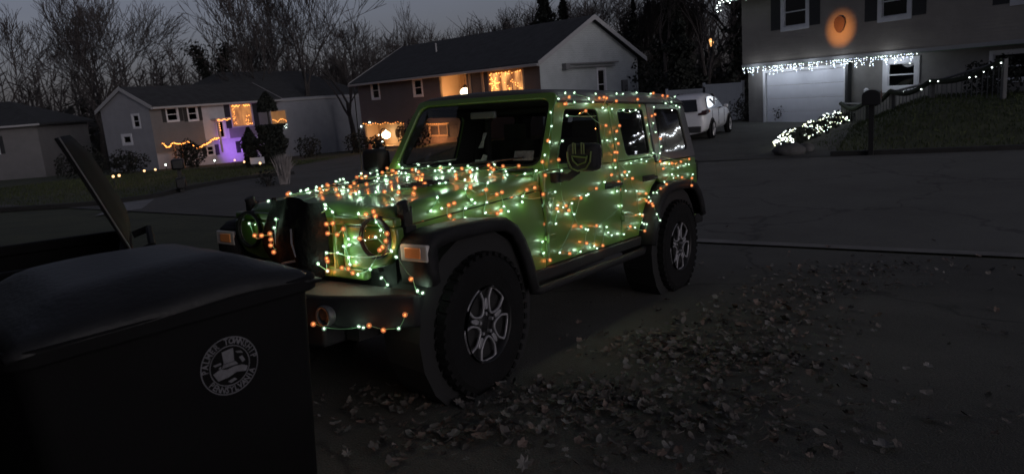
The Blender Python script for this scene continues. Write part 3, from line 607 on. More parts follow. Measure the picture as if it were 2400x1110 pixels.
# ------------------------------------------------------------------ string lights lying on the vehicle
BULBS = {'hood': [(0.625, -0.185, 1.187, 0.94, -0.13, 0.33, 'g'), (0.163, -0.597, 1.172, 0.08, -0.03, 1, 'o'), (0.181, -0.584, 1.171, 0.08, -0.03, 1, 'o'), (-0.096, -0.615, 1.191, 0.08, -0.03, 1, 'g'), (-0.109, -0.576, 1.193, 0.08, -0.03, 1, 'g'), (0.052, -0.559, 1.181, 0.08, -0.03, 1, 'g'), (0.019, -0.58, 1.183, 0.08, -0.03, 1, 'g'), (0.08, -0.584, 1.179, 0.08, -0.03, 1, 'g'), (0.182, -0.564, 1.171, 0.08, -0.03, 1, 'g'), (-0.023, -0.406, 1.219, 1, -0, 0, 'o'), (-0.078, -0.418, 1.221, 1, -0, 0, 'o'), (-0.194, -0.624, 1.198, 0.08, -0.03, 1, 'o'), (0.18, -0.261, 1.207, 0.07, -0.01, 1, 'o'), (0.292, -0.117, 1.197, 0.15, -0.01, 0.99, 'o'), (0.209, -0.088, 1.206, 0.07, -0, 1, 'o'), (-0.064, -0.588, 1.189, 0.08, -0.03, 1, 'g'), (0.246, -0.218, 1.202, 0.07, -0.01, 1, 'g'), (-0.14, -0.422, 1.239, 0.38, -0, 0.92, 'g'), (-0.187, -0.42, 1.231, 1, -0, 0, 'g'), (-0.172, -0.418, 1.241, 0, 0, 1, 'g'), (0.112, -0.109, 1.213, 0.07, -0, 1, 'g'), (0.23, 0.05, 1.205, 0.07, 0, 1, 'g'), (-0.277, -0.404, 1.249, 0, 0, 1, 'o'), (-0.042, -0.182, 1.224, 0.07, -0.01, 1, 'o'), (0.109, -0.049, 1.214, 0.07, -0, 1, 'o'), (-0.605, -0.695, 1.257, 0.81, 0.59, -0.01, 'g'), (-0.623, -0.689, 1.23, -0.31, 0.95, 0.02, 'g'), (-0.619, -0.654, 1.229, 0.08, -0.03, 1, 'o'), (-0.607, -0.694, 1.219, 0.81, 0.59, -0.01, 'o'), (0.006, -0.02, 1.221, 0.07, -0, 1, 'o'), (-1.012, -0.928, 1.249, 0.87, 0.11, 0.49, 'g'), (-0.673, -0.594, 1.235, 0.07, -0.03, 1, 'g'), (-0.261, -0.22, 1.233, 0, 1, -0, 'g'), (-0.133, -0.063, 1.231, 0.07, -0, 1, 'g'), (-0.121, 0.073, 1.23, 0.07, 0, 1, 'o'), (0.066, 0.321, 1.214, 0.07, 0.02, 1, 'g'), (0.134, 0.386, 1.187, 0.09, 0.38, 0.92, 'o'), (0.216, 0.344, 1.197, 0.08, 0.38, 0.92, 'o'), (0.263, 0.324, 1.199, 0.15, 0.02, 0.99, 'g'), (0.294, 0.488, 1.165, 0.07, 0.03, 1, 'g'), (0.279, 0.2, 1.198, 0.15, 0.01, 0.99, 'g'), (0.319, 0.216, 1.192, 0.15, 0.01, 0.99, 'g'), (-0.865, -0.605, 1.257, 1, -0, 0, 'o'), (-0.948, -0.748, 1.271, 0.86, -0, 0.5, 'o'), (-0.865, -0.545, 1.257, 1, -0, 0, 'g'), (-0.506, -0.245, 1.257, 0.07, -0.01, 1, 'o'), (-0.981, -0.65, 1.299, 0.86, -0.07, 0.51, 'g'), (-0.964, -0.421, 1.298, 0.86, -0.05, 0.51, 'g'), (-0.94, -0.577, 1.276, 0.89, -0.05, 0.44, 'g'), (-0.886, -0.39, 1.275, 0.92, 0.27, -0.3, 'g'), (-0.953, -0.315, 1.288, 0.86, -0.04, 0.51, 'g'), (-0.949, -0.195, 1.288, 0.86, -0.02, 0.51, 'g'), (-0.952, -0.096, 1.296, 0.86, -0.01, 0.51, 'g'), (-0.883, -0.635, 1.252, 0.29, -0, 0.96, 'o'), (-0.7, -0.265, 1.271, 0.07, -0.01, 1, 'o'), (-0.538, -0.057, 1.261, 0.07, -0, 1, 'o'), (-0.521, -0.169, 1.259, 0.07, -0.01, 1, 'g'), (-0.303, 0.06, 1.244, 0.07, 0, 1, 'g'), (-0.457, 0.058, 1.255, 0.07, 0, 1, 'o'), (-0.599, 0.041, 1.266, 0.07, 0, 1, 'g'), (-0.808, -0.083, 1.279, 0.02, -0, 1, 'o'), (-0.541, 0.156, 1.261, 0.07, 0.01, 1, 'g'), (-0.245, 0.432, 1.226, 0.89, 0.37, -0.28, 'g'), (-0.164, 0.44, 1.225, 0, 1, -0, 'g'), (-0.605, 0.218, 1.265, 0.07, 0.01, 1, 'g'), (-0.708, 0.205, 1.273, 0.07, 0.01, 1, 'o'), (-0.449, 0.362, 1.25, 0.08, 0.36, 0.93, 'o'), (-0.39, 0.401, 1.229, 0.09, 0.36, 0.93, 'o'), (-0.579, 0.373, 1.257, 0.08, 0.35, 0.93, 'o'), (-0.674, 0.322, 1.269, 0.07, 0.02, 1, 'g'), (-0.946, 0.076, 1.286, 0.86, 0.01, 0.51, 'g'), (-0.398, 0.466, 1.218, 0.08, 0.13, 0.99, 'g'), (-0.906, 0.287, 1.291, 0.89, 0.34, -0.3, 'o'), (-0.923, 0.304, 1.274, 0.85, 0.04, 0.52, 'o'), (-0.788, 0.414, 1.26, 0.04, 0.35, 0.94, 'o'), (-0.936, 0.329, 1.289, 0.47, 0.02, 0.88, 'g'), (-0.657, 0.477, 1.238, 0.08, 0.12, 0.99, 'g'), (-0.405, 0.568, 1.216, 0.07, 0.03, 1, 'g'), (-0.384, 0.658, 1.205, 0.11, 0.66, 0.75, 'g'), (-0.929, 0.406, 1.276, 0.85, 0.04, 0.52, 'o'), (-0.861, 0.476, 1.245, 0.52, -0, 0.85, 'g'), (-0.67, 0.619, 1.234, 0.08, 0.03, 1, 'g'), (-0.941, 0.535, 1.283, 0.85, 0.04, 0.52, 'o'), (-0.767, 0.684, 1.236, 0.11, 0.64, 0.76, 'g'), (-0.868, 0.712, 1.248, 0.29, -0, 0.96, 'g'), (-0.238, 0.191, 1.238, 0.07, 0.01, 1, 'o'), (-0.023, 0.375, 1.206, 0.09, 0.38, 0.92, 'o'), (0.097, 0.475, 1.18, 0.07, 0.03, 1, 'o'), (-0.133, 0.371, 1.226, 1, -0, 0, 'o'), (0.084, 0.341, 1.21, 0.08, 0.38, 0.92, 'g'), (0.08, 0.635, 1.158, 0.11, 0.68, 0.73, 'g'), (-0.215, 0.648, 1.19, 0.11, 0.67, 0.74, 'o'), (-0.18, 0.642, 1.19, 0.11, 0.67, 0.74, 'g'), (-0.153, 0.696, 1.13, 0.09, 0.99, 0.11, 'g'), (-0.317, 0.686, 1.17, 0.11, 0.66, 0.74, 'o'), (-0.438, 0.72, 1.15, 0.09, 0.99, 0.11, 'o'), (-0.392, 0.716, 1.144, 0.09, 0.99, 0.11, 'o'), (-0.29, 0.712, 1.097, 0.09, 0.99, 0.11, 'g'), (-0.182, 0.701, 1.103, 0.09, 0.99, 0.11, 'g'), (-0.092, 0.695, 1.082, 0.09, 0.99, 0.11, 'g'), (-0.001, 0.682, 1.122, 0.09, 0.99, 0.11, 'o'), (0.042, 0.679, 1.116, 0.09, 0.99, 0.11, 'o'), (0.094, 0.676, 1.102, 0.09, 0.99, 0.11, 'g'), (0.194, 0.667, 1.096, 0.09, 0.99, 0.11, 'g'), (0.052, 0.686, 1.051, 0.08, 1, 0, 'o'), (0.031, 0.513, 1.03, 0, 0, 1, 'o'), (-0.974, 0.441, 1.059, 1, -0, 0.04, 'o'), (-0.627, 0.75, 1.072, 0.1, 0.98, 0.18, 'g'), (-0.775, 0.751, 1.146, 0.09, 0.99, 0.11, 'o'), (-0.98, 0.64, 1.098, 0.41, -0, -0.91, 'o'), (-0.696, 0.745, 1.138, 0.09, 0.99, 0.11, 'o'), (-0.439, 0.734, 1.059, 0.1, 0.98, 0.2, 'g'), (-0.472, 0.743, 1.025, 0.05, 0.98, 0.2, 'g'), (-0.396, 0.737, 1.033, 0.06, 0.99, 0.15, 'o'), (-0.361, 0.739, 1.019, 0.02, 0.97, 0.23, 'o'), (-0.081, 0.697, 1.025, 0.08, 1, -0, 'g'), (-0.266, 0.713, 1.032, 0.08, 1, -0, 'g'), (0.107, 0.533, 1.03, 0, 0, 1, 'o'), (0.015, 0.689, 1.026, 0.08, 1, -0, 'o'), (-0.919, -0.046, 1.275, 0.87, -0, 0.49, 'g'), (-0.716, 0.335, 1.272, 0.07, 0.01, 1, 'g'), (-0.859, -0.717, 1.243, 0.52, -0, 0.85, 'o'), (-0.382, -0.219, 1.249, 0.07, -0.01, 1, 'g'), (-1.012, -1.027, 1.239, 0.38, -0, -0.92, 'g'), (-0.085, -0.391, 1.235, 0.38, -0, 0.92, 'g'), (-0.133, -0.332, 1.228, 1, -0, 0, 'g')],
'pillar': [(-1.249, 0.677, 1.747, -0.06, 0.99, 0.11, 'g'), (-1.165, 0.674, 1.642, 0.85, 0.09, 0.51, 'g'), (-1.11, 0.703, 1.548, 0.86, -0, 0.5, 'g'), (-1.05, 0.707, 1.445, 0.86, -0, 0.5, 'o'), (-1.044, 0.728, 1.436, 0.86, -0, 0.5, 'g'), (-0.994, 0.714, 1.35, 0.85, 0.08, 0.51, 'g'), (-0.964, 0.713, 1.301, 0.86, 0.08, 0.51, 'o'), (-0.882, 0.779, 1.225, 0, 0.99, 0.17, 'o'), (-0.827, 0.803, 1.105, 0.9, -0.43, -0, 'o'), (-0.86, 0.762, 1.011, 0.92, -0.38, -0.02, 'g'), (-0.967, 0.798, 1.102, 0, 1, 0.06, 'g'), (-0.983, 0.802, 1.008, 0, 1, 0.04, 'g'), (-0.969, 0.803, 0.989, 0, 1, 0.02, 'o'), (-0.996, 0.803, 0.965, 0, 1, 0.02, 'g'), (-0.949, 0.804, 0.88, 0, 1, -0.02, 'g'), (-0.858, 0.778, 0.89, 1, -0, 0, 'o'), (-0.858, 0.777, 0.76, 1, -0, 0, 'g'), (-0.784, 0.795, 0.776, 0.03, 1, 0.02, 'g'), (-0.875, 0.795, 0.648, 0, 1, -0.06, 'o'), (-0.787, 0.797, 0.699, 0.02, 1, 0.02, 'g'), (-0.636, 0.746, 1.099, 0.1, 0.98, 0.18, 'g')],
'roof': [(-1.368, 0.671, 1.78, 0.01, 0.56, 0.83, 'g'), (-1.407, 0.685, 1.765, -0, 1, -0.08, 'o'), (-1.51, 0.665, 1.786, 0.01, 0.56, 0.83, 'g'), (-1.702, 0.684, 1.76, -0, 1, -0.08, 'g'), (-1.854, 0.67, 1.788, 0.01, 0.56, 0.83, 'g'), (-1.876, 0.684, 1.765, -0, 1, -0.08, 'o'), (-1.942, 0.684, 1.763, 0, 1, -0.08, 'o'), (-2.008, 0.684, 1.764, 0, 1, -0.08, 'o'), (-2.215, 0.668, 1.79, 0, 0.56, 0.83, 'g'), (-2.345, 0.66, 1.796, 0, 0.56, 0.83, 'g'), (-2.163, 0.683, 1.742, 0, 1, -0.08, 'o'), (-2.687, 0.638, 1.811, -0.01, 0.56, 0.83, 'g'), (-2.58, 0.683, 1.753, -0, 1, -0.07, 'o'), (-2.65, 0.669, 1.712, 0, -0, -1, 'o'), (-2.978, 0.631, 1.812, -0.01, 0.56, 0.83, 'g'), (-3.042, 0.628, 1.813, -0.01, 0.56, 0.83, 'o'), (-3.322, 0.654, 1.792, -0.04, 0.56, 0.83, 'o'), (-3.499, 0.651, 1.787, -0.04, 0.56, 0.83, 'g'), (-3.183, 0.686, 1.727, 0, 0.98, 0.19, 'g'), (-1.322, 0.685, 1.708, 0, 0.98, 0.19, 'o'), (-1.359, 0.685, 1.708, 0, 0.98, 0.19, 'o'), (-1.483, 0.683, 1.719, 0, 0.98, 0.19, 'g'), (-1.764, 0.683, 1.721, 0, 0.98, 0.19, 'g'), (-1.903, 0.691, 1.681, -0, 0.98, 0.19, 'g'), (-2.493, 0.649, 1.712, 0, -0, -1, 'o'), (-3.45, 0.687, 1.701, 0, 0.98, 0.19, 'g'), (-3.524, 0.688, 1.697, 0, 0.98, 0.19, 'g'), (-3.183, 0.661, 1.79, -0.01, 0.56, 0.83, 'o'), (-3.344, 0.683, 1.746, -0, 1, -0.09, 'g')],
'middle': [(-2.07, 0.693, 1.671, 0, 0.98, 0.19, 'g'), (-1.902, 0.718, 1.543, -0, 0.98, 0.19, 'o'), (-2.143, 0.719, 1.539, 0, 0.98, 0.19, 'o'), (-1.872, 0.741, 1.422, -0, 0.98, 0.19, 'g'), (-2.033, 0.737, 1.434, 0.35, 0.92, 0.19, 'g'), (-2.065, 0.746, 1.398, -0, 0.98, 0.19, 'o'), (-2.011, 0.76, 1.328, -0, 0.98, 0.19, 'o'), (-1.963, 0.761, 1.323, 0, 0.98, 0.19, 'o'), (-1.928, 0.783, 1.202, 0, 0.99, 0.17, 'g'), (-2.02, 0.771, 1.149, 1, -0, 0, 'g'), (-1.659, 0.678, 1.662, 0, 0.98, 0.19, 'o'), (-1.348, 0.685, 1.628, 0, 0.98, 0.19, 'g'), (-2.301, 0.679, 1.661, -0, 0.98, 0.19, 'g'), (-2.543, 0.679, 1.661, 0, 0.98, 0.19, 'g'), (-2.066, 0.729, 1.488, 0, 0.98, 0.19, 'o'), (-1.94, 0.771, 1.27, 0, 0.98, 0.19, 'o'), (-2.165, 0.788, 1.156, 0, 0.95, 0.31, 'g')],
'rear': [(-2.908, 0.69, 1.687, 0, 0.98, 0.19, 'g'), (-2.9, 0.701, 1.629, -0, 0.98, 0.19, 'o'), (-2.834, 0.705, 1.61, -0, 0.98, 0.19, 'o'), (-2.833, 0.717, 1.549, -0, 0.98, 0.19, 'g'), (-2.839, 0.733, 1.465, 0, 0.98, 0.19, 'g'), (-2.913, 0.746, 1.401, 0, 0.98, 0.19, 'o'), (-2.897, 0.76, 1.328, -0, 0.98, 0.2, 'g'), (-2.853, 0.77, 1.28, -0, 0.98, 0.2, 'g'), (-2.698, 0.768, 1.288, -0, 0.98, 0.19, 'g'), (-2.815, 0.78, 1.207, -0, 0.89, -0.45, 'o'), (-3.08, 0.786, 1.169, -0, 1, 0.07, 'o'), (-3.302, 0.785, 1.18, -0, 1, 0.07, 'o'), (-3.534, 0.785, 1.183, -0, 1, 0.07, 'o'), (-3.489, 0.793, 1.142, -0, 0.95, 0.31, 'g'), (-3.415, 0.791, 1.147, -0, 0.95, 0.31, 'g'), (-3.028, 0.786, 1.164, -0, 1, 0.07, 'g'), (-2.438, 0.776, 1.245, 0, 0.99, 0.17, 'g'), (-2.218, 0.78, 1.222, 0, 0.99, 0.17, 'g'), (-2.856, 0.795, 1.135, -0, 0.95, 0.31, 'o'), (-3.197, 0.796, 1.126, 0, 1, 0.06, 'g'), (-2.543, 0.779, 1.225, 0, 0.99, 0.17, 'g')],
'doors': [(-1.183, 0.737, 1.446, -0, 0.98, 0.19, 'g'), (-1.097, 0.777, 1.239, 0, 0.99, 0.17, 'g'), (-1.085, 0.762, 1.315, -0, 0.98, 0.19, 'o'), (-2.079, 0.787, 1.159, 0, 0.95, 0.31, 'o'), (-1.838, 0.789, 1.152, -0, 0.95, 0.31, 'o'), (-1.932, 0.809, 1.091, 0, 1, -0, 'o'), (-2.116, 0.796, 1.126, 0, 1, 0.06, 'g'), (-2.201, 0.798, 1.102, 0, 1, 0.06, 'o'), (-1.699, 0.797, 1.111, 0, 1, 0.06, 'g'), (-1.568, 0.799, 1.072, 0, 1, 0.04, 'o'), (-1.922, 0.801, 1.027, 0, 1, 0.04, 'g'), (-2.02, 0.784, 1.017, 1, -0, 0, 'o'), (-2.067, 0.802, 1.011, 0, 1, 0.04, 'g'), (-2.277, 0.803, 0.991, 0, 1, 0.01, 'g'), (-1.43, 0.8, 1.046, 0, 1, 0.04, 'g'), (-1.396, 0.801, 1.037, 0, 1, 0.04, 'g'), (-1.324, 0.801, 1.031, 0, 1, 0.04, 'o'), (-1.183, 0.802, 1.002, 0, 1, 0.04, 'g'), (-1.098, 0.803, 0.993, 0, 1, 0.02, 'o'), (-1.13, 0.803, 0.952, 0, 1, 0.02, 'o'), (-1.213, 0.804, 0.918, 0, 1, 0.02, 'g'), (-1.309, 0.803, 0.815, 0, 1, -0.02, 'o'), (-1.414, 0.801, 0.772, -0, 1, -0.04, 'g'), (-1.38, 0.802, 0.789, -0, 1, -0.04, 'g'), (-1.555, 0.802, 0.795, -0, 1, -0.04, 'o'), (-1.711, 0.801, 0.761, -0, 1, -0.04, 'g'), (-1.742, 0.798, 0.71, -0, 1, -0.04, 'g'), (-1.81, 0.797, 0.679, 0, 1, -0.06, 'g'), (-2.031, 0.794, 0.658, 0.38, 0.92, -0.06, 'g'), (-2.021, 0.792, 0.895, 0.92, 0.38, -0.01, 'g'), (-2.142, 0.798, 0.711, -0, 1, -0.04, 'o'), (-2.235, 0.797, 0.688, 0, 1, -0.06, 'g'), (-2.383, 0.801, 0.772, -0, 1, -0.04, 'o'), (-2.415, 0.804, 0.772, 0.92, -0.04, 0.39, 'g'), (-2.382, 0.849, 0.7, 0.92, -0.04, 0.39, 'g'), (-2.383, 0.821, 0.699, 0.92, -0.04, 0.39, 'g'), (-2.361, 0.841, 0.646, 0.96, -0.04, 0.29, 'o'), (-1.397, 0.797, 0.677, 0, 1, -0.06, 'o'), (-1.661, 0.793, 0.623, 0, 1, -0.06, 'o'), (-1.57, 0.793, 0.613, -0, 1, -0.07, 'g'), (-1.315, 0.793, 0.625, 0, 1, -0.06, 'g'), (-1.139, 0.794, 0.644, 0, 1, -0.06, 'o'), (-1.001, 0.796, 0.667, 0, 1, -0.06, 'g'), (-1.521, 0.794, 0.631, 0, 1, -0.06, 'g'), (-1.068, 0.803, 0.984, 0, 1, 0.02, 'g'), (-2.377, 0.799, 0.713, -0, 1, -0.04, 'g')],
'arch': [(-2.455, 0.803, 0.953, 0, 1, 0.01, 'o'), (-2.514, 0.804, 0.918, 0, 1, 0.01, 'g'), (-2.556, 0.837, 0.945, 0.5, -0.04, 0.86, 'g'), (-2.554, 0.877, 0.945, 0.5, -0.04, 0.86, 'g'), (-2.482, 0.831, 0.871, 0.77, -0.04, 0.64, 'o'), (-2.47, 0.864, 0.859, 0.77, -0.04, 0.64, 'o'), (-2.458, 0.885, 0.846, 0.77, -0.04, 0.64, 'o'), (-2.489, 0.805, 0.878, 0.77, -0.04, 0.64, 'o'), (-2.488, 0.841, 0.878, 0.77, -0.04, 0.64, 'g'), (-2.609, 0.886, 0.978, 0.5, -0.04, 0.86, 'o'), (-2.68, 0.914, 1.006, 0.14, 0.44, 0.89, 'o'), (-2.753, 0.859, 1.019, 0.16, -0.04, 0.99, 'g'), (-3.115, 0.793, 1.025, -0.03, -0.04, 1, 'g'), (-3.289, 0.801, 1.026, 0, 1, 0.04, 'o'), (-3.196, 0.8, 1.049, 0, 1, 0.04, 'g'), (-3.569, 0.801, 1.034, 0, 1, 0.04, 'g'), (-3.231, 0.924, 1.015, -0.22, 0.44, 0.87, 'o'), (-3.166, 0.941, 0.961, 0.01, 0.96, -0.29, 'o'), (-3.044, 0.799, 1.076, 0, 1, 0.04, 'g'), (-2.425, 0.926, 0.781, 0.82, 0.44, 0.35, 'g'), (-2.426, 0.941, 0.732, 0.19, 0.98, 0.08, 'g')],
'grille': [(0.545, -0.514, 1.032, 0.99, 0.09, 0.12, 'g'), (0.542, -0.486, 0.954, 0.9, 0.4, -0.17, 'o'), (0.667, -0.22, 0.985, 0.98, 0.18, -0.06, 'o'), (0.643, -0.12, 1.082, 0.99, 0.06, 0.16, 'g'), (0.658, -0.111, 1.033, 0.86, -0.41, 0.3, 'g'), (0.666, -0.137, 0.966, 0.96, -0.21, 0.18, 'o'), (0.67, -0.137, 0.928, 0.95, -0.31, 0.08, 'o'), (0.676, -0.114, 0.895, 0.95, -0.29, -0.13, 'o'), (0.656, -0.158, 0.994, 0.96, -0.21, 0.16, 'o'), (0.535, 0.201, 1.155, 0.7, 0.01, 0.71, 'g'), (0.535, 0.194, 1.13, 0.7, 0.01, 0.71, 'g'), (0.535, 0.201, 1.048, 0.92, -0, -0.38, 'o'), (0.533, 0.206, 0.997, 0.92, -0.38, -0, 'o'), (0.536, 0.327, 1.032, 0.92, 0.38, 0, 'o'), (0.535, 0.328, 0.925, 0.92, 0.38, 0, 'g'), (0.535, 0.254, 0.888, -0, 1, 0, 'g'), (0.535, 0.164, 0.835, -0, 1, 0, 'o'), (0.586, 0.15, 0.82, 0.36, 0.88, -0.32, 'g'), (0.531, 0.155, 0.785, 0.35, 0.84, -0.42, 'o'), (0.535, 0.171, 0.774, 1, -0, 0, 'g'), (0.534, 0.299, 0.803, 0.92, -0.38, 0, 'o'), (0.525, 0.369, 0.774, 1, -0, 0, 'o'), (0.525, 0.407, 0.777, 1, -0, 0, 'g'), (0.511, 0.428, 1.103, 0.38, -0, 0.92, 'g'), (0.544, 0.456, 0.982, 0.78, 0.62, 0.07, 'o'), (0.493, 0.481, 1.105, 0.68, 0.02, 0.74, 'o'), (0.482, 0.517, 1.114, 0.68, 0.02, 0.74, 'o'), (0.542, 0.667, 1.019, 0.7, 0.67, 0.23, 'o'), (0.541, 0.624, 0.95, 0.9, 0.4, -0.17, 'o'), (0.541, 0.608, 0.929, 0.9, 0.27, -0.35, 'o'), (0.524, 0.499, 0.814, 0.92, 0.09, -0.37, 'g'), (0.552, 0.181, 0.889, 0.37, 0.92, -0.11, 'g'), (0.525, 0.345, 0.87, 1, -0, 0, 'g'), (0.52, 0.343, 0.821, 0.38, 0.92, -0, 'g'), (0.535, 0.255, 1.114, 0.7, 0.01, 0.71, 'g'), (0.535, 0.164, 0.855, -0, 1, 0, 'o'), (0.541, 0.583, 1.101, 0.7, 0.23, 0.67, 'o'), (0.533, 0.586, 1.074, 0.9, 0.17, 0.4, 'g'), (0.544, 0.637, 1.041, 0.78, -0.53, -0.33, 'g'), (0.548, 0.596, 0.994, 0.99, 0.15, 0.02, 'g'), (0.535, 0.646, 0.979, 0.9, 0.43, -0.06, 'o'), (0.525, 0.682, 0.915, 1, -0, 0, 'g'), (0.521, 0.342, 0.968, 0.38, 0.92, -0, 'g'), (0.535, 0.254, 0.995, -0, 1, 0, 'o'), (0.525, 0.366, 0.94, 1, -0, 0, 'g'), (0.535, 0.254, 1.062, 1, -0, 0, 'o'), (0.523, 0.328, 0.794, 0.92, -0, 0.38, 'o')],
'bumper': [(0.524, 0.719, 0.889, 1, -0.03, -0.05, 'g'), (0.516, 0.808, 0.784, 0.98, -0.03, -0.18, 'o'), (0.43, 0.539, 0.703, 1, -0, 0, 'g'), (0.506, 0.855, 0.699, 0.02, 0.9, 0.43, 'g'), (0.528, 0.845, 0.709, 0.19, 0.49, 0.85, 'g'), (0.589, 0.803, 0.593, 0.8, 0.61, -0, 'o'), (0.607, 0.775, 0.532, 0.73, 0.56, -0.38, 'g'), (0.66, 0.702, 0.527, 0.73, 0.56, -0.38, 'o'), (0.703, 0.653, 0.552, 0.8, 0.61, -0, 'o'), (0.716, 0.627, 0.541, 0.92, 0.38, -0, 'g'), (0.725, 0.607, 0.545, 0.92, 0.38, -0, 'g'), (0.823, 0.441, 0.547, 0.8, 0.3, -0.52, 'g'), (0.812, 0.35, 0.557, 1, 0.05, -0, 'o'), (0.43, 0.5, 0.747, 1, -0, 0, 'g')]}
def halo_mat(name, c, s, o):
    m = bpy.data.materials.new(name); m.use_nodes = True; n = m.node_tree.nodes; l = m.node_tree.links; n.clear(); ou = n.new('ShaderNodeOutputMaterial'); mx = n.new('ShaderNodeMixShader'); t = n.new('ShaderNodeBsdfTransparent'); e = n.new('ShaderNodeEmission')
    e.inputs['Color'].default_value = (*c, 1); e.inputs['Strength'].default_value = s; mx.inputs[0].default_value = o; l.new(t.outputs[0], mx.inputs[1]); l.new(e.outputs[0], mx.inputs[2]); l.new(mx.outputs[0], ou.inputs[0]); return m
HALO = {BULB_G.name: (.0125, halo_mat('white_halo_shell', (.50, .84, .56), .52, .26)), BULB_O.name: (.0145, halo_mat('orange_halo_shell', (1.0, .30, .11), .66, .42))}  # see-through glowing shells that model the halo around each bulb
bulb_meshes = {}
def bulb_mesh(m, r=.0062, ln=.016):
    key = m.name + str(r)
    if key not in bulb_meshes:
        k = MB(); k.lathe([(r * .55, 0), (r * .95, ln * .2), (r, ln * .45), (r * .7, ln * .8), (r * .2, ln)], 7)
        n_core = len(k.f); k.ell((0, 0, ln * .55), (HALO[m.name][0],) * 3, 10, 7); me = k.mesh('bulb'); me.materials.append(m); me.materials.append(HALO[m.name][1])
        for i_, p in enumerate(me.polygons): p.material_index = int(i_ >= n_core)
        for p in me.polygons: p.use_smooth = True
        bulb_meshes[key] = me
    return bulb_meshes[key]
STR = {'hood': 'dense string of white and orange mini lights spread over the green hood',
       'pillar': 'string of mini lights running down the windscreen pillar and front door edge',
       'roof': 'string of white and orange mini lights along the roof rail above the doors',
       'middle': 'string of mini lights wound down the pillar between front and rear side windows',
       'rear': 'string of mini lights on the rear pillar and below the rear quarter window',
       'doors': 'loose string of mini lights zigzagging across the green front and rear doors',
       'arch': 'short string of mini lights tucked along the rear wheel arch and tail lamp',
       'grille': 'string of white and orange mini lights woven through the grille and around the headlight',
       'bumper': 'sparse string of mini lights hanging along the black front bumper'}
r2 = random.Random(5); GLOWS = {}
for key, arr in BULBS.items():
    t = empty('light_string', mw=JM, label=STR[key], cat='string lights', group='string lights on the green vehicle')
    pts = [Vector(a[:3]) for a in arr]; left = list(range(len(pts))); order = [left.pop(0)]
    while left:
        j = min(left, key=lambda q: (pts[q] - pts[order[-1]]).length); left.remove(j); order.append(j)
    k = MB()
    for a, b in zip(order[:-1], order[1:]):
        A, B = pts[a], pts[b]; d = (B - A).length
        if d > 1.6: continue
        na = Vector(arr[a][3:6]); nb = Vector(arr[b][3:6]); mid = (A + B) / 2 + Vector((r2.uniform(-.06, .06), 0, -.05)) * min(1, d * 3) - (na + nb) * (.004)
        if na.z > .7: mid = (A + B) / 2 + Vector((r2.uniform(-.08, .08), r2.uniform(-.08, .08), 0)) * min(1, d * 3); mid.z = (A.z + B.z) / 2 - .004
        q = [A * (1 - s_) ** 2 + mid * 2 * s_ * (1 - s_) + B * s_ * s_ for s_ in (0, .2, .4, .6, .8, 1)]
        k.tube(q, .0026, 4, cap=False)
    for i in order:                                   # little sockets
        A = pts[i]; n_ = Vector(arr[i][3:6]); k.tube([A - n_ * .002, A + n_ * .004], .005, 5)
    k.build('wire', WIRE, t, fast=True)
    for i in order:
        n_ = Vector(arr[i][3:6]); d = (n_ + Vector((r2.uniform(-1.1, 1.1), r2.uniform(-1.1, 1.1), r2.uniform(-.9, .9)))).normalized()
        if d.dot(n_) < .15: d = (d + n_ * .6).normalized()
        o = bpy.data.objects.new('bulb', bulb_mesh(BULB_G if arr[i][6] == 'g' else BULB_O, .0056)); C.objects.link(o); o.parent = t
        o.matrix_local = Matrix.Translation(pts[i] + n_ * .003) @ d.to_track_quat('Z', 'Y').to_matrix().to_4x4()
        g_ = arr[i][6] == 'g'; lk = ('g' if g_ else 'o', r2.choice((1, 2, 2, 3)) if key in ('hood', 'grille') else r2.choice((0, 1, 1, 2)))
        if lk not in GLOWS:
            ldt = bpy.data.lights.new('bulb_glow', 'POINT'); ldt.color = (.66, 1.0, .70) if g_ else (1.0, .26, .06)
            ldt.energy = (.068 if g_ else .050) * (.45, 1.0, 1.9, 3.0)[lk[1]]; ldt.shadow_soft_size = .004; GLOWS[lk] = ldt
        lo_ = bpy.data.objects.new('bulb_glow', GLOWS[lk]); C.objects.link(lo_); lo_.parent = t; lo_.location = pts[i] + n_ * .014 + d * .019

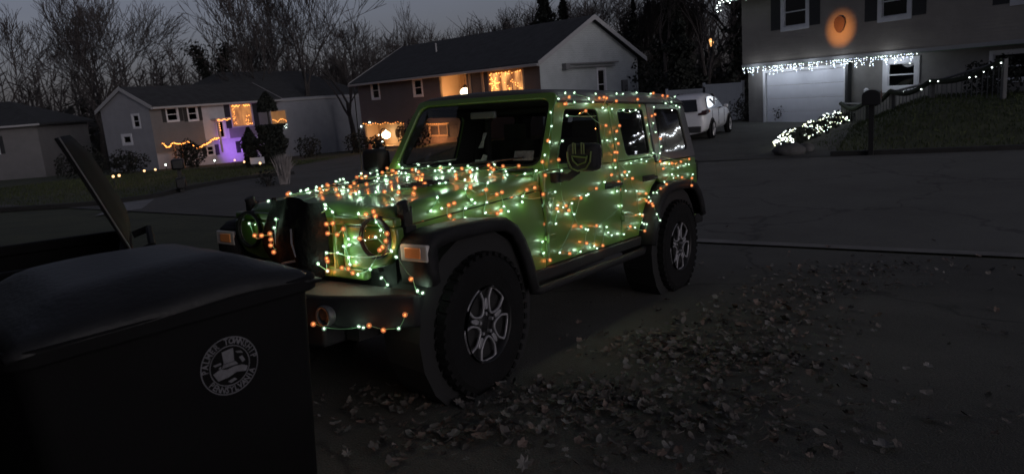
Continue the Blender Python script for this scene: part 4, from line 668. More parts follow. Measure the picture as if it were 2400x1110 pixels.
# ------------------------------------------------------------------ wheeled bins in front
BINM = mat('bin_plastic', (.005, .005, .0055), .8, spec=.12, bump=.10, bscale=160, var=.2, vscale=3)
LIDM = mat('bin_lid_plastic', (.011, .0115, .0125), .5, spec=.28, bump=.14, bscale=60, var=.4, vscale=3.5)
PRINT = mat('white_print', (.10, .10, .112), .7, var=.35, vscale=30)
def bin_body(t, wd=.64, dp=.70, ht=1.03, tp=.09):
    k = MB(); lo = rr(-wd / 2 + tp, wd / 2 - tp, -dp / 2 + tp, dp / 2 - tp * .4, .05, 5); hi = rr(-wd / 2, wd / 2, -dp / 2, dp / 2, .06, 5); n = len(lo)
    k.add([(a, b, .04) for a, b in lo] + [(a, b, ht) for a, b in hi], [tuple(range(n))] + [(i, (i + 1) % n, n + (i + 1) % n, n + i) for i in range(n)])
    b = k.build('body', BINM, t, smooth=True)
    for p in b.data.polygons:
        if len(p.vertices) > 4: p.use_smooth = False
    hi2 = rr(-wd / 2 - .025, wd / 2 + .025, -dp / 2 - .025, dp / 2 + .025, .07, 5)
    k = MB(); k.ring(hi2, rr(-wd / 2 + .02, wd / 2 - .02, -dp / 2 + .02, dp / 2 - .02, .05, 5), ht - .045, ht, lambda a, b_, d: (a, b_, d)); k.build('rim', BINM, t, bevel=.008)
    for s in (-1, 1):
        k = MB(); k.lathe([(.04, -.03), (.12, -.03), (.13, 0), (.12, .03), (.04, .03)], 20, Matrix.Translation((s * (wd / 2 - .05), dp / 2 - .02, .13)) @ Matrix.Rotation(PI / 2, 4, 'Y')); k.build('wheel', RUBB, t)
    k = MB(); k.tube([(-wd / 2 + .08, dp / 2 + .03, ht - .02), (-wd / 2 + .08, dp / 2 + .10, ht), (wd / 2 - .08, dp / 2 + .10, ht), (wd / 2 - .08, dp / 2 + .03, ht - .02)], .016, 7); k.build('handle', BINM, t)
def bin_lid(t, wd, dp, open_=None, ht=1.03, m=LIDM):
    k = MB(); nu, nv = 18, 16; V = []; F = []
    for i in range(nv + 1):
        b = i / nv; y = -dp / 2 - .025 + (dp + .05) * b
        for j in range(nu + 1):
            a = 2 * j / nu - 1; e = max(abs(a), abs(2 * b - 1)); x = a * (wd / 2 + .018)
            z = .018 + .075 * (1 - sm(.45, .98, abs(a)) * .9) * (1 - sm(.5, 1, abs(2 * b - 1)) * .85) + .006 * math.sin(a * 4 + b * 3) + (-.0 if e < .99 else -.03)
            V.append((x, y, z))
    for i in range(nv):
        for j in range(nu): F.append((i * (nu + 1) + j, i * (nu + 1) + j + 1, (i + 1) * (nu + 1) + j + 1, (i + 1) * (nu + 1) + j))
    k.add(V, F); o = k.build('lid', m, t, smooth=True)
    sl_ = o.modifiers.new('solid', 'SOLIDIFY'); sl_.thickness = .012; sl_.offset = -1
    return o
# bin with the township seal: long side turned to the camera's right
bx, byy, brz = -1.178, 2.15, math.radians(46.5)
def bin_mw(x, y, rz, tilt=0): return Matrix.Translation((x, y, G(x, y))) @ Matrix.Rotation(rz, 4, 'Z')
B1 = empty('wheeled_bin', mw=bin_mw(bx, byy, brz), label='black wheeled refuse bin with a closed domed lid and a round township seal', cat='refuse bin')
bin_body(B1, .80, .76, 1.10, .055); lid = bin_lid(B1, .80, .76); lid.location = (0, 0, 1.10)
# the seal on the -Y side of the bin
tp, dp_, ht_ = .055, .76, 1.10
def face(a, b, off=.003):      # point on the front side (a across, b height)
    y = -dp_ / 2 + tp * (1 - (b - .04) / (ht_ - .04)); return Vector((a, y - off, b))
SC, SZ, SR = .105, .898, .086
k = MB()
for r0, wdt in ((1.0, .035), (.70, .03)):
    k.ring([(SC + SR * r0 * math.cos(2 * PI * i / 48), SZ + SR * r0 * math.sin(2 * PI * i / 48)) for i in range(48)],
           [(SC + SR * (r0 - wdt) * math.cos(2 * PI * i / 48), SZ + SR * (r0 - wdt) * math.sin(2 * PI * i / 48)) for i in range(48)], .002, .0032, lambda a, b, d: face(a, b, d))
def arc_text(txt, a_mid, step, rad, flip):
    for i, ch in enumerate(txt):
        if ch == ' ': continue
        a = a_mid - (i - (len(txt) - 1) / 2) * step * (1 if not flip else -1)
        cu = bpy.data.curves.new('letters', 'FONT'); cu.body = ch; cu.size = SR * .30; cu.align_x = 'CENTER'; cu.align_y = 'CENTER'; cu.resolution_u = 2; cu.offset = SR * .008
        to = bpy.data.objects.new('letters', cu); me = to.to_mesh(); rot = a - PI / 2 if not flip else a + PI / 2
        vs_ = []
        for v in me.vertices:
            x = v.co.x * .82; y = v.co.y; X = SC + SR * rad * math.cos(a) + x * math.cos(rot) - y * math.sin(rot); Z = SZ + SR * rad * math.sin(a) + x * math.sin(rot) + y * math.cos(rot)
            vs_.append(face(X, Z, .0034))
        k.add(vs_, [tuple(p.vertices) for p in me.polygons]); to.to_mesh_clear(); bpy.data.objects.remove(to); bpy.data.curves.remove(cu)
arc_text('PALMER TOWNSHIP', math.radians(92), math.radians(12.2), .84, False)
arc_text('PENNSYLVANIA', math.radians(-88), math.radians(10.6), .84, True)
def sp(pts, e=0): k.prism([(SC + SR * a, SZ + SR * b) for a, b in pts], .002, .0032 + e, lambda a, b, d: face(a, b, d))
sp([(-.20, .12), (.16, .12), (.18, .58), (-.22, .54)]); sp([(-.30, -.02), (.28, -.02), (.20, .10), (-.22, .10)])          # tower block
sp([(-.60, -.12), (-.34, -.02), (-.12, -.10), (.16, -.06), (.42, -.10), (.60, -.20), (.52, -.36), (.2, -.28), (-.1, -.38), (-.46, -.40)])
sp([(-.56, .18), (-.30, .20), (-.28, .13), (-.5, .11)]); sp([(.34, .20), (.46, .22), (.54, .04), (.44, -.02)]); sp([(.24, .44), (.44, .40), (.50, .30), (.30, .36)])
sp([(-.14, -.52), (.10, -.46), (.18, -.54), (-.04, -.60)]); sp([(-.4, .02), (-.3, .08), (-.32, -.02)])
k.build('seal', PRINT, B1, fast=True)
# neighbouring bin, lid thrown open
B2 = empty('wheeled_bin', mw=bin_mw(-1.995, 2.84, math.radians(-63)), label='black wheeled bin with its lid standing open, at the left edge beyond the sealed bin', cat='refuse bin')
bin_body(B2, .72, .80, 1.12, .07)
lid2 = bin_lid(B2, .72, .80, m=BINM); lid2.matrix_local = Matrix.Translation((0, .42, 1.13)) @ Matrix.Rotation(math.radians(-70), 4, 'X') @ Matrix.Diagonal((.94, .56, .45, 1)) @ Matrix.Translation((0, -.42, 0)) @ Matrix.Translation((0, 0, 0))
k = MB(); k.tube([(.378, -.42, .012), (.38, .0, .015), (.378, .42, .012)], .007, 6); k.build('lid_edge', mat('worn_edge', (.07, .07, .075), .6), lid2)

# ------------------------------------------------------------------ fallen leaves
LEAFM = [mat('dry_leaf_%s' % n, c, .75, var=.35, vscale=20) for n, c in (('tan', (.10, .09, .082)), ('brown', (.055, .048, .044)), ('grey', (.125, .12, .116)), ('umber', (.04, .036, .033)), ('russet', (.11, .08, .068)))]
def leaf_mesh(seed, m):
    q = random.Random(seed); k = MB(); lobes = q.choice((5, 5, 7, 1)); n = 14; ring_ = []
    for i in range(n):
        a = 2 * PI * i / n; r = (.66 + .34 * abs(math.cos(a * lobes / 2))) if lobes > 1 else 1.0
        r *= q.uniform(.85, 1.1); x, y = r * math.cos(a), r * math.sin(a) * (.85 if lobes > 1 else .5); ring_.append((x, y, .22 * x * x * q.uniform(.5, 1.6) + .30 * y * y * q.uniform(.3, 1.8) + q.uniform(-.05, .08)))
    k.add([(0, 0, 0)] + ring_, [(0, i + 1, (i + 1) % n + 1) for i in range(n)])
    b = len(k.v); k.add([(-1.0, -.02, .1), (-1.0, .02, .1), (-1.5, .02, .22), (-1.5, -.0, .22)], [(0, 1, 2, 3)])
    me = k.mesh('fallen_leaf'); me.materials.append(m); return me
leaves = [leaf_mesh(i, LEAFM[i % 5]) for i in range(15)]
zones = [  # centre, radii, rotation, weight  (world metres)
    ((.55, 3.75), (.95, .34), -.25, 26), ((1.35, 4.25), (.65, .50), .2, 17), ((-.30, 3.42), (.55, .22), .1, 8), ((.95, 4.75), (.42, .40), .5, 8), ((1.6, 5.0), (.60, .60), .5, 10),
    ((2.5, 6.0), (.9, .45), .4, 11), ((3.3, 6.9), (.9, .40), .15, 9), ((2.1, 5.3), (.5, .5), .4, 5), ((.7, 3.2), (.8, .35), 0, 10), ((-.9, 3.8), (.5, .35), .2, 5), ((1.5, 3.9), (1.6, 1.5), 0, 5), ((3.0, 6.0), (2.6, 2.2), .3, 3.0)]
tw = sum(z[3] for z in zones); LP = []
lr = random.Random(11)
while len(LP) < 2700:
    u = lr.uniform(0, tw); 
    for z in zones:
        u -= z[3]
        if u <= 0: break
    a, b = lr.gauss(0, .55) * z[1][0], lr.gauss(0, .55) * z[1][1]; c, s_ = math.cos(z[2]), math.sin(z[2])
    LP.append((z[0][0] + a * c - b * s_, z[0][1] + a * s_ + b * c, lr.uniform(.012, .034) * (1.35 if lr.random() < .12 else 1), lr.uniform(0, 2 * PI), lr.gauss(0, .35), lr.gauss(0, .35), lr.randrange(15)))
for _ in range(60):      # strays out toward the street
    s_, l_ = lr.uniform(-3, 6), lr.uniform(.8, 7); x, y = sl(s_, l_); LP.append((x, y, lr.uniform(.02, .045), lr.uniform(0, 6.28), lr.uniform(-.3, .3), lr.uniform(-.3, .3), lr.randrange(15)))
LP += [(1.62, 3.02, .055, .3, 0, .1, 2), (1.95, 4.05, .05, 1.2, .1, 0, 7), (2.15, 3.6, .05, .4, .1, .1, 0), (1.33, 4.55, .05, 2., .1, .1, 2), (2.0, 3.3, .045, 2.6, .2, 0, 3)]
# the ones that show largest become objects
LP.sort(key=lambda p: -p[2] / math.hypot(p[0], p[1]))
k = MB()
for i, (x, y, r, rz, ra, rb, mi) in enumerate(LP):
    M_ = Matrix.Translation((x, y, G(x, y) + .022 + r * .25 + lr.uniform(0, .02))) @ Matrix.Rotation(rz, 4, 'Z') @ Matrix.Rotation(ra, 4, 'X') @ Matrix.Rotation(rb, 4, 'Y') @ Matrix.Diagonal((r, r, r, 1))
    if i < 300:
        o = bpy.data.objects.new('fallen_leaf', leaves[mi]); C.objects.link(o); o.matrix_world = M_
        tag(o, 'curled dry brown leaf lying on the dark asphalt drive', 'leaf', 'fallen leaves on the drive')
    else:
        me = leaves[mi]; k.cur = mi % 5; k.add([M_ @ v.co for v in me.vertices], [tuple(p.vertices) for p in me.polygons])
me = bpy.data.meshes.new('fallen_leaves'); me.from_pydata(k.v, [], k.f)
for x in LEAFM: me.materials.append(x)
for p, i in zip(me.polygons, k.mi): p.material_index = i
o = bpy.data.objects.new('fallen_leaves', me); C.objects.link(o); tag(o, 'scattered litter of small dry leaves over the asphalt drive', 'leaves', kind='stuff')
k = MB()
for _ in range(22):
    x, y = sl(lr.uniform(-2.5, 4), lr.uniform(.9, 6)); a = lr.uniform(0, 6.28); ln = lr.uniform(.05, .16); z = G(x, y) + .032
    k.tube([(x, y, z), (x + math.cos(a) * ln * .5, y + math.sin(a) * ln * .5, z + .008), (x + math.cos(a + .3) * ln, y + math.sin(a + .3) * ln, z)], .0035, 4)
k.build('twigs', mat('twig_bark', (.03, .024, .02), .9), fast=True, label='thin broken twigs lying on the asphalt drive', category='twigs', kind='stuff')
# ------------------------------------------------------------------ houses
ROOFM = mat('dark_shingle_roof', (.028, .030, .033), .9, var=.3, vscale=2.2, bump=.6, bscale=9)
SHUT = mat('dark_shutter', (.020, .022, .024), .6)
FASC = mat('pale_fascia', (.34, .34, .35), .5)
PANE = glass('house_pane', (.10, .11, .12), .05, gl=.55)
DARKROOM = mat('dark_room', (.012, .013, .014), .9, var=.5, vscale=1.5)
FOUND = mat('foundation', (.11, .11, .105), .9, var=.25, vscale=2)
def house(name, L_, R_, label, z0, cat='house'):
    L_ = Vector(L_); R_ = Vector(R_); d = (R_ - L_); h = empty(name, (L_.x, L_.y, z0), math.atan2(d.y, d.x), label, cat); return h, d.length
def wall(parent, x0, x1, z0, z1, y, m, holes=(), th=.15, name='wall'):
    """wall in the local xz plane at depth y (y grows into the house) with openings"""
    X = sorted({x0, x1, *[v for h in holes for v in h[:2]]}); Z = sorted({z0, z1, *[v for h in holes for v in h[2:4]]})
    k = MB()
    for a, b in zip(X[:-1], X[1:]):
        for c, d in zip(Z[:-1], Z[1:]):
            if any(h[0] <= (a + b) / 2 <= h[1] and h[2] <= (c + d) / 2 <= h[3] for h in holes): continue
            k.add([(a, y, c), (b, y, c), (b, y, d), (a, y, d)], [(0, 1, 2, 3)])
    for h in holes:
        a, b, c, d = h[:4]; k.add([(a, y, c), (b, y, c), (b, y, d), (a, y, d), (a, y + th, c), (b, y + th, c), (b, y + th, d), (a, y + th, d)], [(0, 1, 5, 4), (1, 2, 6, 5), (2, 3, 7, 6), (3, 0, 4, 7)])
    me = bpy.data.meshes.new(name); me.from_pydata(k.v, [], k.f); return put(name, me, m, parent)
def window(parent, x0, x1, z0, z1, y=0., fr=.11, pane=None, trim=WHITE, mullion=True, shutters=0, mid=True, vbars=0, back=True):
    k = MB(); w_ = fr
    k.ring([(x0 - w_, z0 - w_), (x1 + w_, z0 - w_), (x1 + w_, z1 + w_), (x0 - w_, z1 + w_)], [(x0, z0), (x1, z0), (x1, z1), (x0, z1)], -.045, .06, lambda a, b, d: (a, y + d, b))
    f = k.build('window', trim, parent, bevel=.006)
    k = MB(); s_ = .035
    k.ring([(x0, z0), (x1, z0), (x1, z1), (x0, z1)], [(x0 + s_, z0 + s_), (x1 - s_, z0 + s_), (x1 - s_, z1 - s_), (x0 + s_, z1 - s_)], .0, .05, lambda a, b, d: (a, y + d, b))
    if mid: k.box(x0 + s_, x1 - s_, y + .005, y + .045, (z0 + z1) / 2 - .022, (z0 + z1) / 2 + .022)
    for i in range(vbars): xb = x0 + (x1 - x0) * (i + 1) / (vbars + 1); k.box(xb - .03, xb + .03, y + .002, y + .048, z0 + s_, z1 - s_)
    k.build('sash', trim, f)
    k = MB(); k.add([(x0, y + .04, z0), (x1, y + .04, z0), (x1, y + .04, z1), (x0, y + .04, z1)], [(0, 1, 2, 3)]); k.build('pane', pane or PANE, f)
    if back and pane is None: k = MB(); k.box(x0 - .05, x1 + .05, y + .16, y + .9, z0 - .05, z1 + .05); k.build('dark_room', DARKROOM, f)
    for s in ((-1, 1) if shutters else ()):
        c = (x0 - fr - shutters / 2 - .02) if s < 0 else (x1 + fr + shutters / 2 + .02); k = MB(); a, b = c - shutters / 2, c + shutters / 2
        k.box(a, b, y - .035, y - .004, z0 - .08, z1 + .08)
        n = int((z1 - z0) / .09)
        for i in range(n): zz = z0 - .04 + (z1 - z0 + .08) * (i + .5) / n; k.box(a + .04, b - .04, y - .048, y - .036, zz - .02, zz + .02)
        k.build('shutter', SHUT, parent)
    return f
def strip(parent, name, pts, m, r=.05, n=4): k = MB(); k.tube(pts, r, n); return k.build(name, m, parent)
def mini_bulbs(name, pts, m, parent, r=.02):
    k = MB()
    for p in pts: k.ell(p, (r, r, r), 5, 4)
    return k.build(name, m, parent, fast=True, kind='stuff')
def lamp(name, loc, col, e, r=.05, parent=None, spot=None, aim=None, blend=.4):
    ld = bpy.data.lights.new(name, 'SPOT' if spot else 'POINT'); ld.energy = e; ld.color = col; ld.shadow_soft_size = r
    o = bpy.data.objects.new(name, ld); C.objects.link(o)
    if spot: ld.spot_size = spot; ld.spot_blend = blend
    if parent: o.parent = parent
    o.location = loc
    if aim is not None: o.rotation_euler = (Vector(aim) - Vector(loc)).to_track_quat('-Z', 'Y').to_euler()
    return o

# ---- raised ranch in the middle, warm porch light
z0 = -2.0; H2, W2 = house('raised_ranch_house', (-9.6, 50.), (2.1, 38.), 'brown raised ranch house with long dark roof, pale gable end and a glowing recessed porch', z0)
SID2 = siding('brown_siding', (.105, .088, .085)); SIDG = siding('pale_gable_siding', (.40, .43, .44)); WARMW = mat('cream_porch_wall', (.55, .40, .26), .7)
D2 = 8.6; EH = 5.15
hz = lambda z: z - z0
holes = [(8.66, 11.05, hz(1.35), hz(3.05)), (.25, 4.75, hz(-1.15), hz(.32)), (1.62, 2.38, hz(2.02), hz(3.0)), (6.16, 6.90, hz(1.98), hz(2.88)), (12.95, 15.5, hz(1.68), hz(2.82))]
wall(H2, 0, W2, 0, EH, 0, SID2, holes)
k = MB(); k.add([(0, 0, 0), (0, D2, 0), (0, D2, EH), (0, D2 / 2, EH + 2.15), (0, 0, EH)], [(0, 1, 2, 3, 4)]); k.build('wall', SID2, H2)
k = MB(); k.add([(0, D2, 0), (W2, D2, 0), (W2, D2, EH), (0, D2, EH)], [(0, 1, 2, 3)]); k.build('wall', SID2, H2)
# gable end with an opening for the slim window
k = MB(); gx0, gx1, gz0, gz1 = 4.75, 5.35, 2.95, 4.55
P_ = [(0, 0), (gx0, 0), (gx0, EH), (0, EH)]
k.add([(W2, a, b) for a, b in P_], [(0, 1, 2, 3)]); k.add([(W2, a, b) for a, b in [(gx1, 0), (D2, 0), (D2, EH), (gx1, EH)]], [(0, 1, 2, 3)])
k.add([(W2, a, b) for a, b in [(gx0, 0), (gx1, 0), (gx1, gz0), (gx0, gz0)]], [(0, 1, 2, 3)]); k.add([(W2, a, b) for a, b in [(gx0, gz1), (gx1, gz1), (gx1, EH), (gx0, EH)]], [(0, 1, 2, 3)])
k.add([(W2, a, b) for a, b in [(0, EH), (D2, EH), (D2 / 2, EH + 2.15)]], [(0, 1, 2)]); k.build('gable_wall', SIDG, H2)
G2 = bpy.data.objects.new('gable_fittings', None); C.objects.link(G2); G2.parent = H2; G2.location = (W2, 0, 0); G2.rotation_euler = (0, 0, PI / 2)
window(G2, gx0, gx1, gz0, gz1, 0, .14)
k = MB(); k.box(1.9, 6.4, -.28, -.02, 4.90, 4.98); k.box(2.1, 6.1, -.24, -.02, 4.72, 4.78); k.box(1.75, 2.1, -.30, -.02, 4.66, 4.98); k.build('awning_box', mat('awning_grey', (.17, .17, .175), .6), G2)
k = MB(); k.box(6.9, 7.4, -.12, -.01, 3.0, 3.9); k.build('meter_box', mat('meter_grey', (.12, .12, .125), .5), G2)
def gable_roof(parent, x0, x1, d, eh, rise, m=ROOFM, ov=.45, ovg=.35, th=.16, name='roof'):
    sl_ = rise / (d / 2); k = MB(); e = eh - sl_ * ov + .02; t = th
    for s in (0, 1):
        y0 = -ov if s == 0 else d + ov; pr = [(y0, e), (d / 2, eh + rise + .02), (d / 2, eh + rise + .02 + t), (y0, e + t)]
        k.prism(pr, x0 - ovg, x1 + ovg, lambda a, b, dd: (dd, a, b))
    r = k.build(name, m, parent)
    for x in (x0 - ovg - .03, x1 + ovg + .0):      # rake boards
        for s in (0, 1):
            y0 = -ov - .02 if s == 0 else d + ov + .02; kk = MB(); kk.prism([(y0, e - .06), (d / 2, eh + rise - .06), (d / 2, eh + rise + t + .04), (y0, e + t + .03)], x, x + .03, lambda a, b, dd: (dd, a, b)); kk.build('rake_board', FASC, r)
    kk = MB(); kk.box(x0 - ovg, x1 + ovg, -ov - .12, -ov - .0, e - .04, e + .10); kk.build('gutter', FASC, r, bevel=.02)
    return r
gable_roof(H2, 0, W2, D2, EH, 2.15)
k = MB(); k.tube([(5.5, 2.6, EH + 1.1), (5.5, 2.6, EH + 2.0)], .05, 8); k.build('vent_pipe', FASC, H2)
window(H2, *holes[2], .02, .12); window(H2, *holes[3], .02, .12)
PW = glow_pane('lit_picture_window', (.16, .055, .018), (1.0, .44, .13), 1.5, 2.3)
f = window(H2, 12.95, 15.5, hz(1.68), hz(2.82), .03, .10, PW, WARMW, mid=False, vbars=2)
q = random.Random(3)
mini_bulbs('window_bulbs', [(13.0 + 2.45 * q.random(), -.03 + .02 * q.random(), hz(1.72) + 1.08 * abs(math.sin(q.random() * 3))) for _ in range(46)], BULB_A, f, .022)
mini_bulbs('snowflake_bulbs', [(13.35 + .30 * math.cos(a) * s, -.05, hz(2.25) + .30 * math.sin(a) * s) for a in [i * PI / 3 for i in range(6)] for s in (.4, .8, 1.1)], BULB_A, f, .030)
# recessed porch: a real niche with a hanging lantern
k = MB(); a, b, c, d = holes[0][:4]; dd = 1.5
k.add([(a, .02, c), (b, .02, c), (b, .02, d), (a, .02, d), (a, dd, c), (b, dd, c), (b, dd, d), (a, dd, d)], [(4, 5, 6, 7), (0, 1, 5, 4), (3, 2, 6, 7), (0, 3, 7, 4), (1, 2, 6, 5)])
nic = k.build('porch_recess', WARMW, H2); 
k = MB(); k.box(a + .25, a + 1.2, dd - .08, dd - .01, c + .02, d - .12); k.build('front_door', mat('tan_door', (.36, .24, .15), .6), nic)
k = MB(); k.lathe([(.02, .26), (.18, .20), (.30, .04), (.28, -.10), (.16, -.22), (.0, -.26)], 14, Matrix.Translation((b - .80, .55, c + .58))); lan = k.build('porch_lantern', mat('lantern_glass', (.9, .8, .6), .3, emit=(1, .80, .50), es=7), H2, smooth=True)
k = MB(); k.tube([(b - .78, .55, c + .9), (b - .78, .55, d - .01)], .015, 5); k.lathe([(.24, 0), (.1, .14), (.02, .2)], 10, Matrix.Translation((b - .78, .55, c + .82))); k.build('lantern_cap', SHUT, lan)
lamp('porch_light', (b - .78, .35, c + .55), (1, .48, .16), 300, .2, H2)
lamp('eave_light', (10.3, -.8, EH - .9), (1, .42, .16), 9, .3, H2)
lamp('window_light', (14.2, -1.0, hz(2.2)), (1, .40, .15), 11, .5, H2)
k = MB(); k.box(11.3, 11.42, -.06, 0, hz(1.3), hz(3.05)); k.box(12.35, 12.5, -.06, 0, hz(1.3), hz(3.05)); k.build('pilaster', WARMW, H2)
# lit lower floor: opening in the wall with a warm room
a, b, c, d = holes[1][:4]; k = MB(); dd = 1.1
k.add([(a, .02, c), (b, .02, c), (b, .02, d), (a, .02, d), (a, dd, c), (b, dd, c), (b, dd, d), (a, dd, d)], [(4, 5, 6, 7), (0, 1, 5, 4), (3, 2, 6, 7), (0, 3, 7, 4), (1, 2, 6, 5)])
k.build('lower_recess', WARMW, H2)
k = MB(); k.lathe([(.02, .30), (.2, .22), (.30, .06), (.24, -.14), (.0, -.24)], 12, Matrix.Translation((1.95, .5, c + .68))); k.build('wall_lantern', MATS['lantern_glass'], H2, smooth=True)
lamp('lower_light', (1.95, .3, c + .65), (1, .50, .16), 150, .2, H2)
AWL = glow_pane('lower_lit_pane', (.6, .25, .08), (1.0, .60, .26), 3.2, 3.0); window(H2, 7.35, 9.0, hz(-.50), hz(.12), -.03, .08, AWL, WARMW, mid=False, vbars=1)
k = MB(); k.box(6.5, 9.8, -.06, -.01, hz(-1.7), hz(-.62)); k.build('lower_cladding', mat('warm_cladding', (.36, .26, .20), .8), H2)
lamp('cladding_light', (8.2, -.9, hz(-.35)), (1, .38, .15), 110, .3, H2)
mini_bulbs('window_bulbs', [(7.2 + 2.0 * i / 11, -.1, hz(.20)) for i in range(12)], BULB_A, H2, .022)
for x in (2.75, 3.35):
    k = MB(); k.ring([(x + .17 * math.cos(t), c + .78 + .30 * math.sin(t)) for t in [i * PI / 8 for i in range(16)]], [(x + .05 * math.cos(t), c + .78 + .10 * math.sin(t)) for t in [i * PI / 8 for i in range(16)]], .8, .9, lambda p, r, dq: (p, dq, r)); k.build('wreath', mat('wreath_green', (.05, .03, .015), .9), H2)
mini_bulbs('eave_bulbs', [(x, -.05, d + .03 + .05 * math.sin(x * 5)) for x in [a + (b - a) * i / 16 for i in range(17)]], BULB_A, H2, .024)
mini_bulbs('corner_bulb', [(-.05, -.06, d - .10), (1.0, -.06, d + .14)], BULB_W, H2, .045)

# ---- bilevel house on the left with purple floodlight
z0 = -2.35; H1, W1 = house('bilevel_house', (-22.88, 48.), (-13.19, 67.), 'bilevel house with black shutters, amber lit picture window and purple lit lower wall', z0)
# the wing continues the same wall line beyond x = 10.4
SID1 = siding('grey_brown_siding', (.155, .15, .15)); SIDW = siding('pale_wing_siding', (.27, .28, .31)); XM = 10.55
PURPW = mat('pale_render', (.42, .42, .46), .8, var=.1, vscale=2)
holes = [(1.30, 2.1, hz(1.62), hz(2.42)), (3.0, 3.70, hz(1.55), hz(2.42)), (6.72, 8.75, hz(.80), hz(2.45)), (7.45, 8.25, hz(-1.05), hz(-.35)), (4.3, 4.85, hz(-1.0), hz(-.4)), (5.25, 5.85, hz(.15), hz(1.28)), (10.62, 12.3, hz(.66), hz(1.72))]
wall(H1, 0, 4.1, hz(-.4), 5.0, 0, SID1, holes[:2]); wall(H1, 4.1, 6.3, hz(0), 5.0, 0, PURPW, [holes[5]]); wall(H1, 6.3, XM, hz(.0), 5.0, 0, SID1, [holes[2]])
wall(H1, 0, 4.1, 0, hz(-.4), .22, PURPW); wall(H1, 4.1, XM, 0, hz(0), .22, PURPW, [(7.45, 8.25, hz(-1.05), hz(-.35)), (4.3, 4.85, hz(-1.0), hz(-.4))])
k = MB(); k.box(0, 4.1, .0, .22, hz(-.42), hz(-.40)); k.box(4.1, XM, 0, .22, hz(-.02), hz(0)); k.build('soffit', FASC, H1)
wall(H1, XM, 23.6, 0, 5.0, -.02, SIDW, [holes[6]])
SID0 = siding('pale_siding', (.25, .25, .27)); GE = bpy.data.objects.new('gable_end', None); C.objects.link(GE); GE.parent = H1; GE.rotation_euler = (0, 0, -PI / 2); GE.location = (0, 4.9, 0)
ge = [(3.15, 3.75, hz(1.38), hz(2.15)), (1.85, 2.6, hz(.38), hz(.82))]
wall(GE, 0, 4.9, 0, 5.0, 0, SID0, ge); k = MB(); k.add([(0, 0, 5.0), (4.9, 0, 5.0), (2.45, 0, 6.2)], [(0, 1, 2)]); k.build('gable_wall', SID0, GE)
for x0_, y1_ in ((0, 4.9), (6.6, 10)):
    pass
k = MB(); k.add([(0, 4.9, 0), (6.6, 4.9, 0), (6.6, 4.9, 5), (0, 4.9, 5)], [(0, 1, 2, 3)]); k.add([(6.6, 4.9, 0), (6.6, 9.8, 0), (6.6, 9.8, 5), (6.6, 4.9, 5)], [(0, 1, 2, 3)]); k.add([(23.6, 0, 0), (23.6, 9.8, 0), (23.6, 9.8, 5), (23.6, 0, 5)], [(0, 1, 2, 3)]); k.add([(6.6, 9.8, 0), (23.6, 9.8, 0), (23.6, 9.8, 5), (6.6, 9.8, 5)], [(0, 1, 2, 3)]); k.build('wall', SID1, H1)
def hip_roof(parent, x0, x1, y0, y1, eh, rise, inset, name='roof', ov=.5, gl=False):
    X0, X1, Y0, Y1 = x0 - ov, x1 + ov, y0 - ov, y1 + ov; ym = (y0 + y1) / 2; e = eh - .12; t = eh + rise; k = MB()
    V = [(X0, Y0, e), (X1, Y0, e), (X1, Y1, e), (X0, Y1, e), (x0 + inset, ym, t), (x1 - inset, ym, t), (X0, Y0, e - .14), (X1, Y0, e - .14), (X1, Y1, e - .14), (X0, Y1, e - .14)]
    k.add(V, [(0, 1, 5, 4), (1, 2, 5), (2, 3, 4, 5), (3, 0, 4), (6, 7, 1, 0), (7, 8, 2, 1), (8, 9, 3, 2), (9, 6, 0, 3), (6, 9, 8, 7)]); r = k.build(name, ROOFM, parent)
    kk = MB(); kk.box(X0, X1, Y0 - .12, Y0 + .0, e - .16, e - .02); kk.build('gutter', FASC, r, bevel=.02); return r
gable_roof(H1, 0, 11.5, 4.9, 5.0, 1.22, ov=.4, ovg=.12); hip_roof(H1, 7.2, 23.6, .5, 9.8, 5.02, 2.45, 3.6); window(GE, *ge[0], .02, .11); window(GE, *ge[1], .02, .17, mid=False)
window(H1, *holes[0], .02, .10, shutters=.30); window(H1, *holes[1], .02, .10, shutters=.30)
AW = glow_pane('amber_curtain', (.34, .115, .03), (.80, .33, .09), .85, 3.0)
f = window(H1, *holes[2], .03, .07, AW, FASC, mid=False, shutters=.52)
k = random.Random(9)
mini_bulbs('window_bulbs', [(6.85 + .75 * i / 14, -.04, hz(2.28) + .05 * math.sin(i)) for i in range(15)] + [(7.95 + .62 * i / 12, -.04, hz(2.28) + .05 * math.sin(i * 1.3 + 1)) for i in range(13)] + [(6.83 + .25 * k.random(), -.04, hz(.9) + 1.3 * k.random()) for _ in range(14)] + [(8.0 + .65 * k.random(), -.04, hz(.85) + .75 * k.random()) for _ in range(16)], BULB_A, f, .022)
window(H1, 7.45, 8.25, hz(-1.05), hz(-.35), .24, .09, shutters=.42); window(H1, 4.3, 4.85, hz(-1.0), hz(-.4), .24, .09, shutters=.36)
window(H1, *holes[5], .02, .09, mid=False)
AW2 = glow_pane('dim_amber_curtain', (.20, .085, .03), (.32, .15, .05), .85, 2.0)
f = window(H1, *holes[6], .0, .05, AW2, FASC, mid=False)
mini_bulbs('window_bulbs', [(10.7 + 1.5 * i / 20, -.06, hz(.82) + .22 * abs(math.cos(i / 20 * 2 * PI * .75))) for i in range(21)], BULB_A, f, .020)
mini_bulbs('window_bulbs', [(11.9 + .3 * k.random(), -.06, hz(.62) - .3 * k.random()) for _ in range(8)], BULB_W, f, .015)
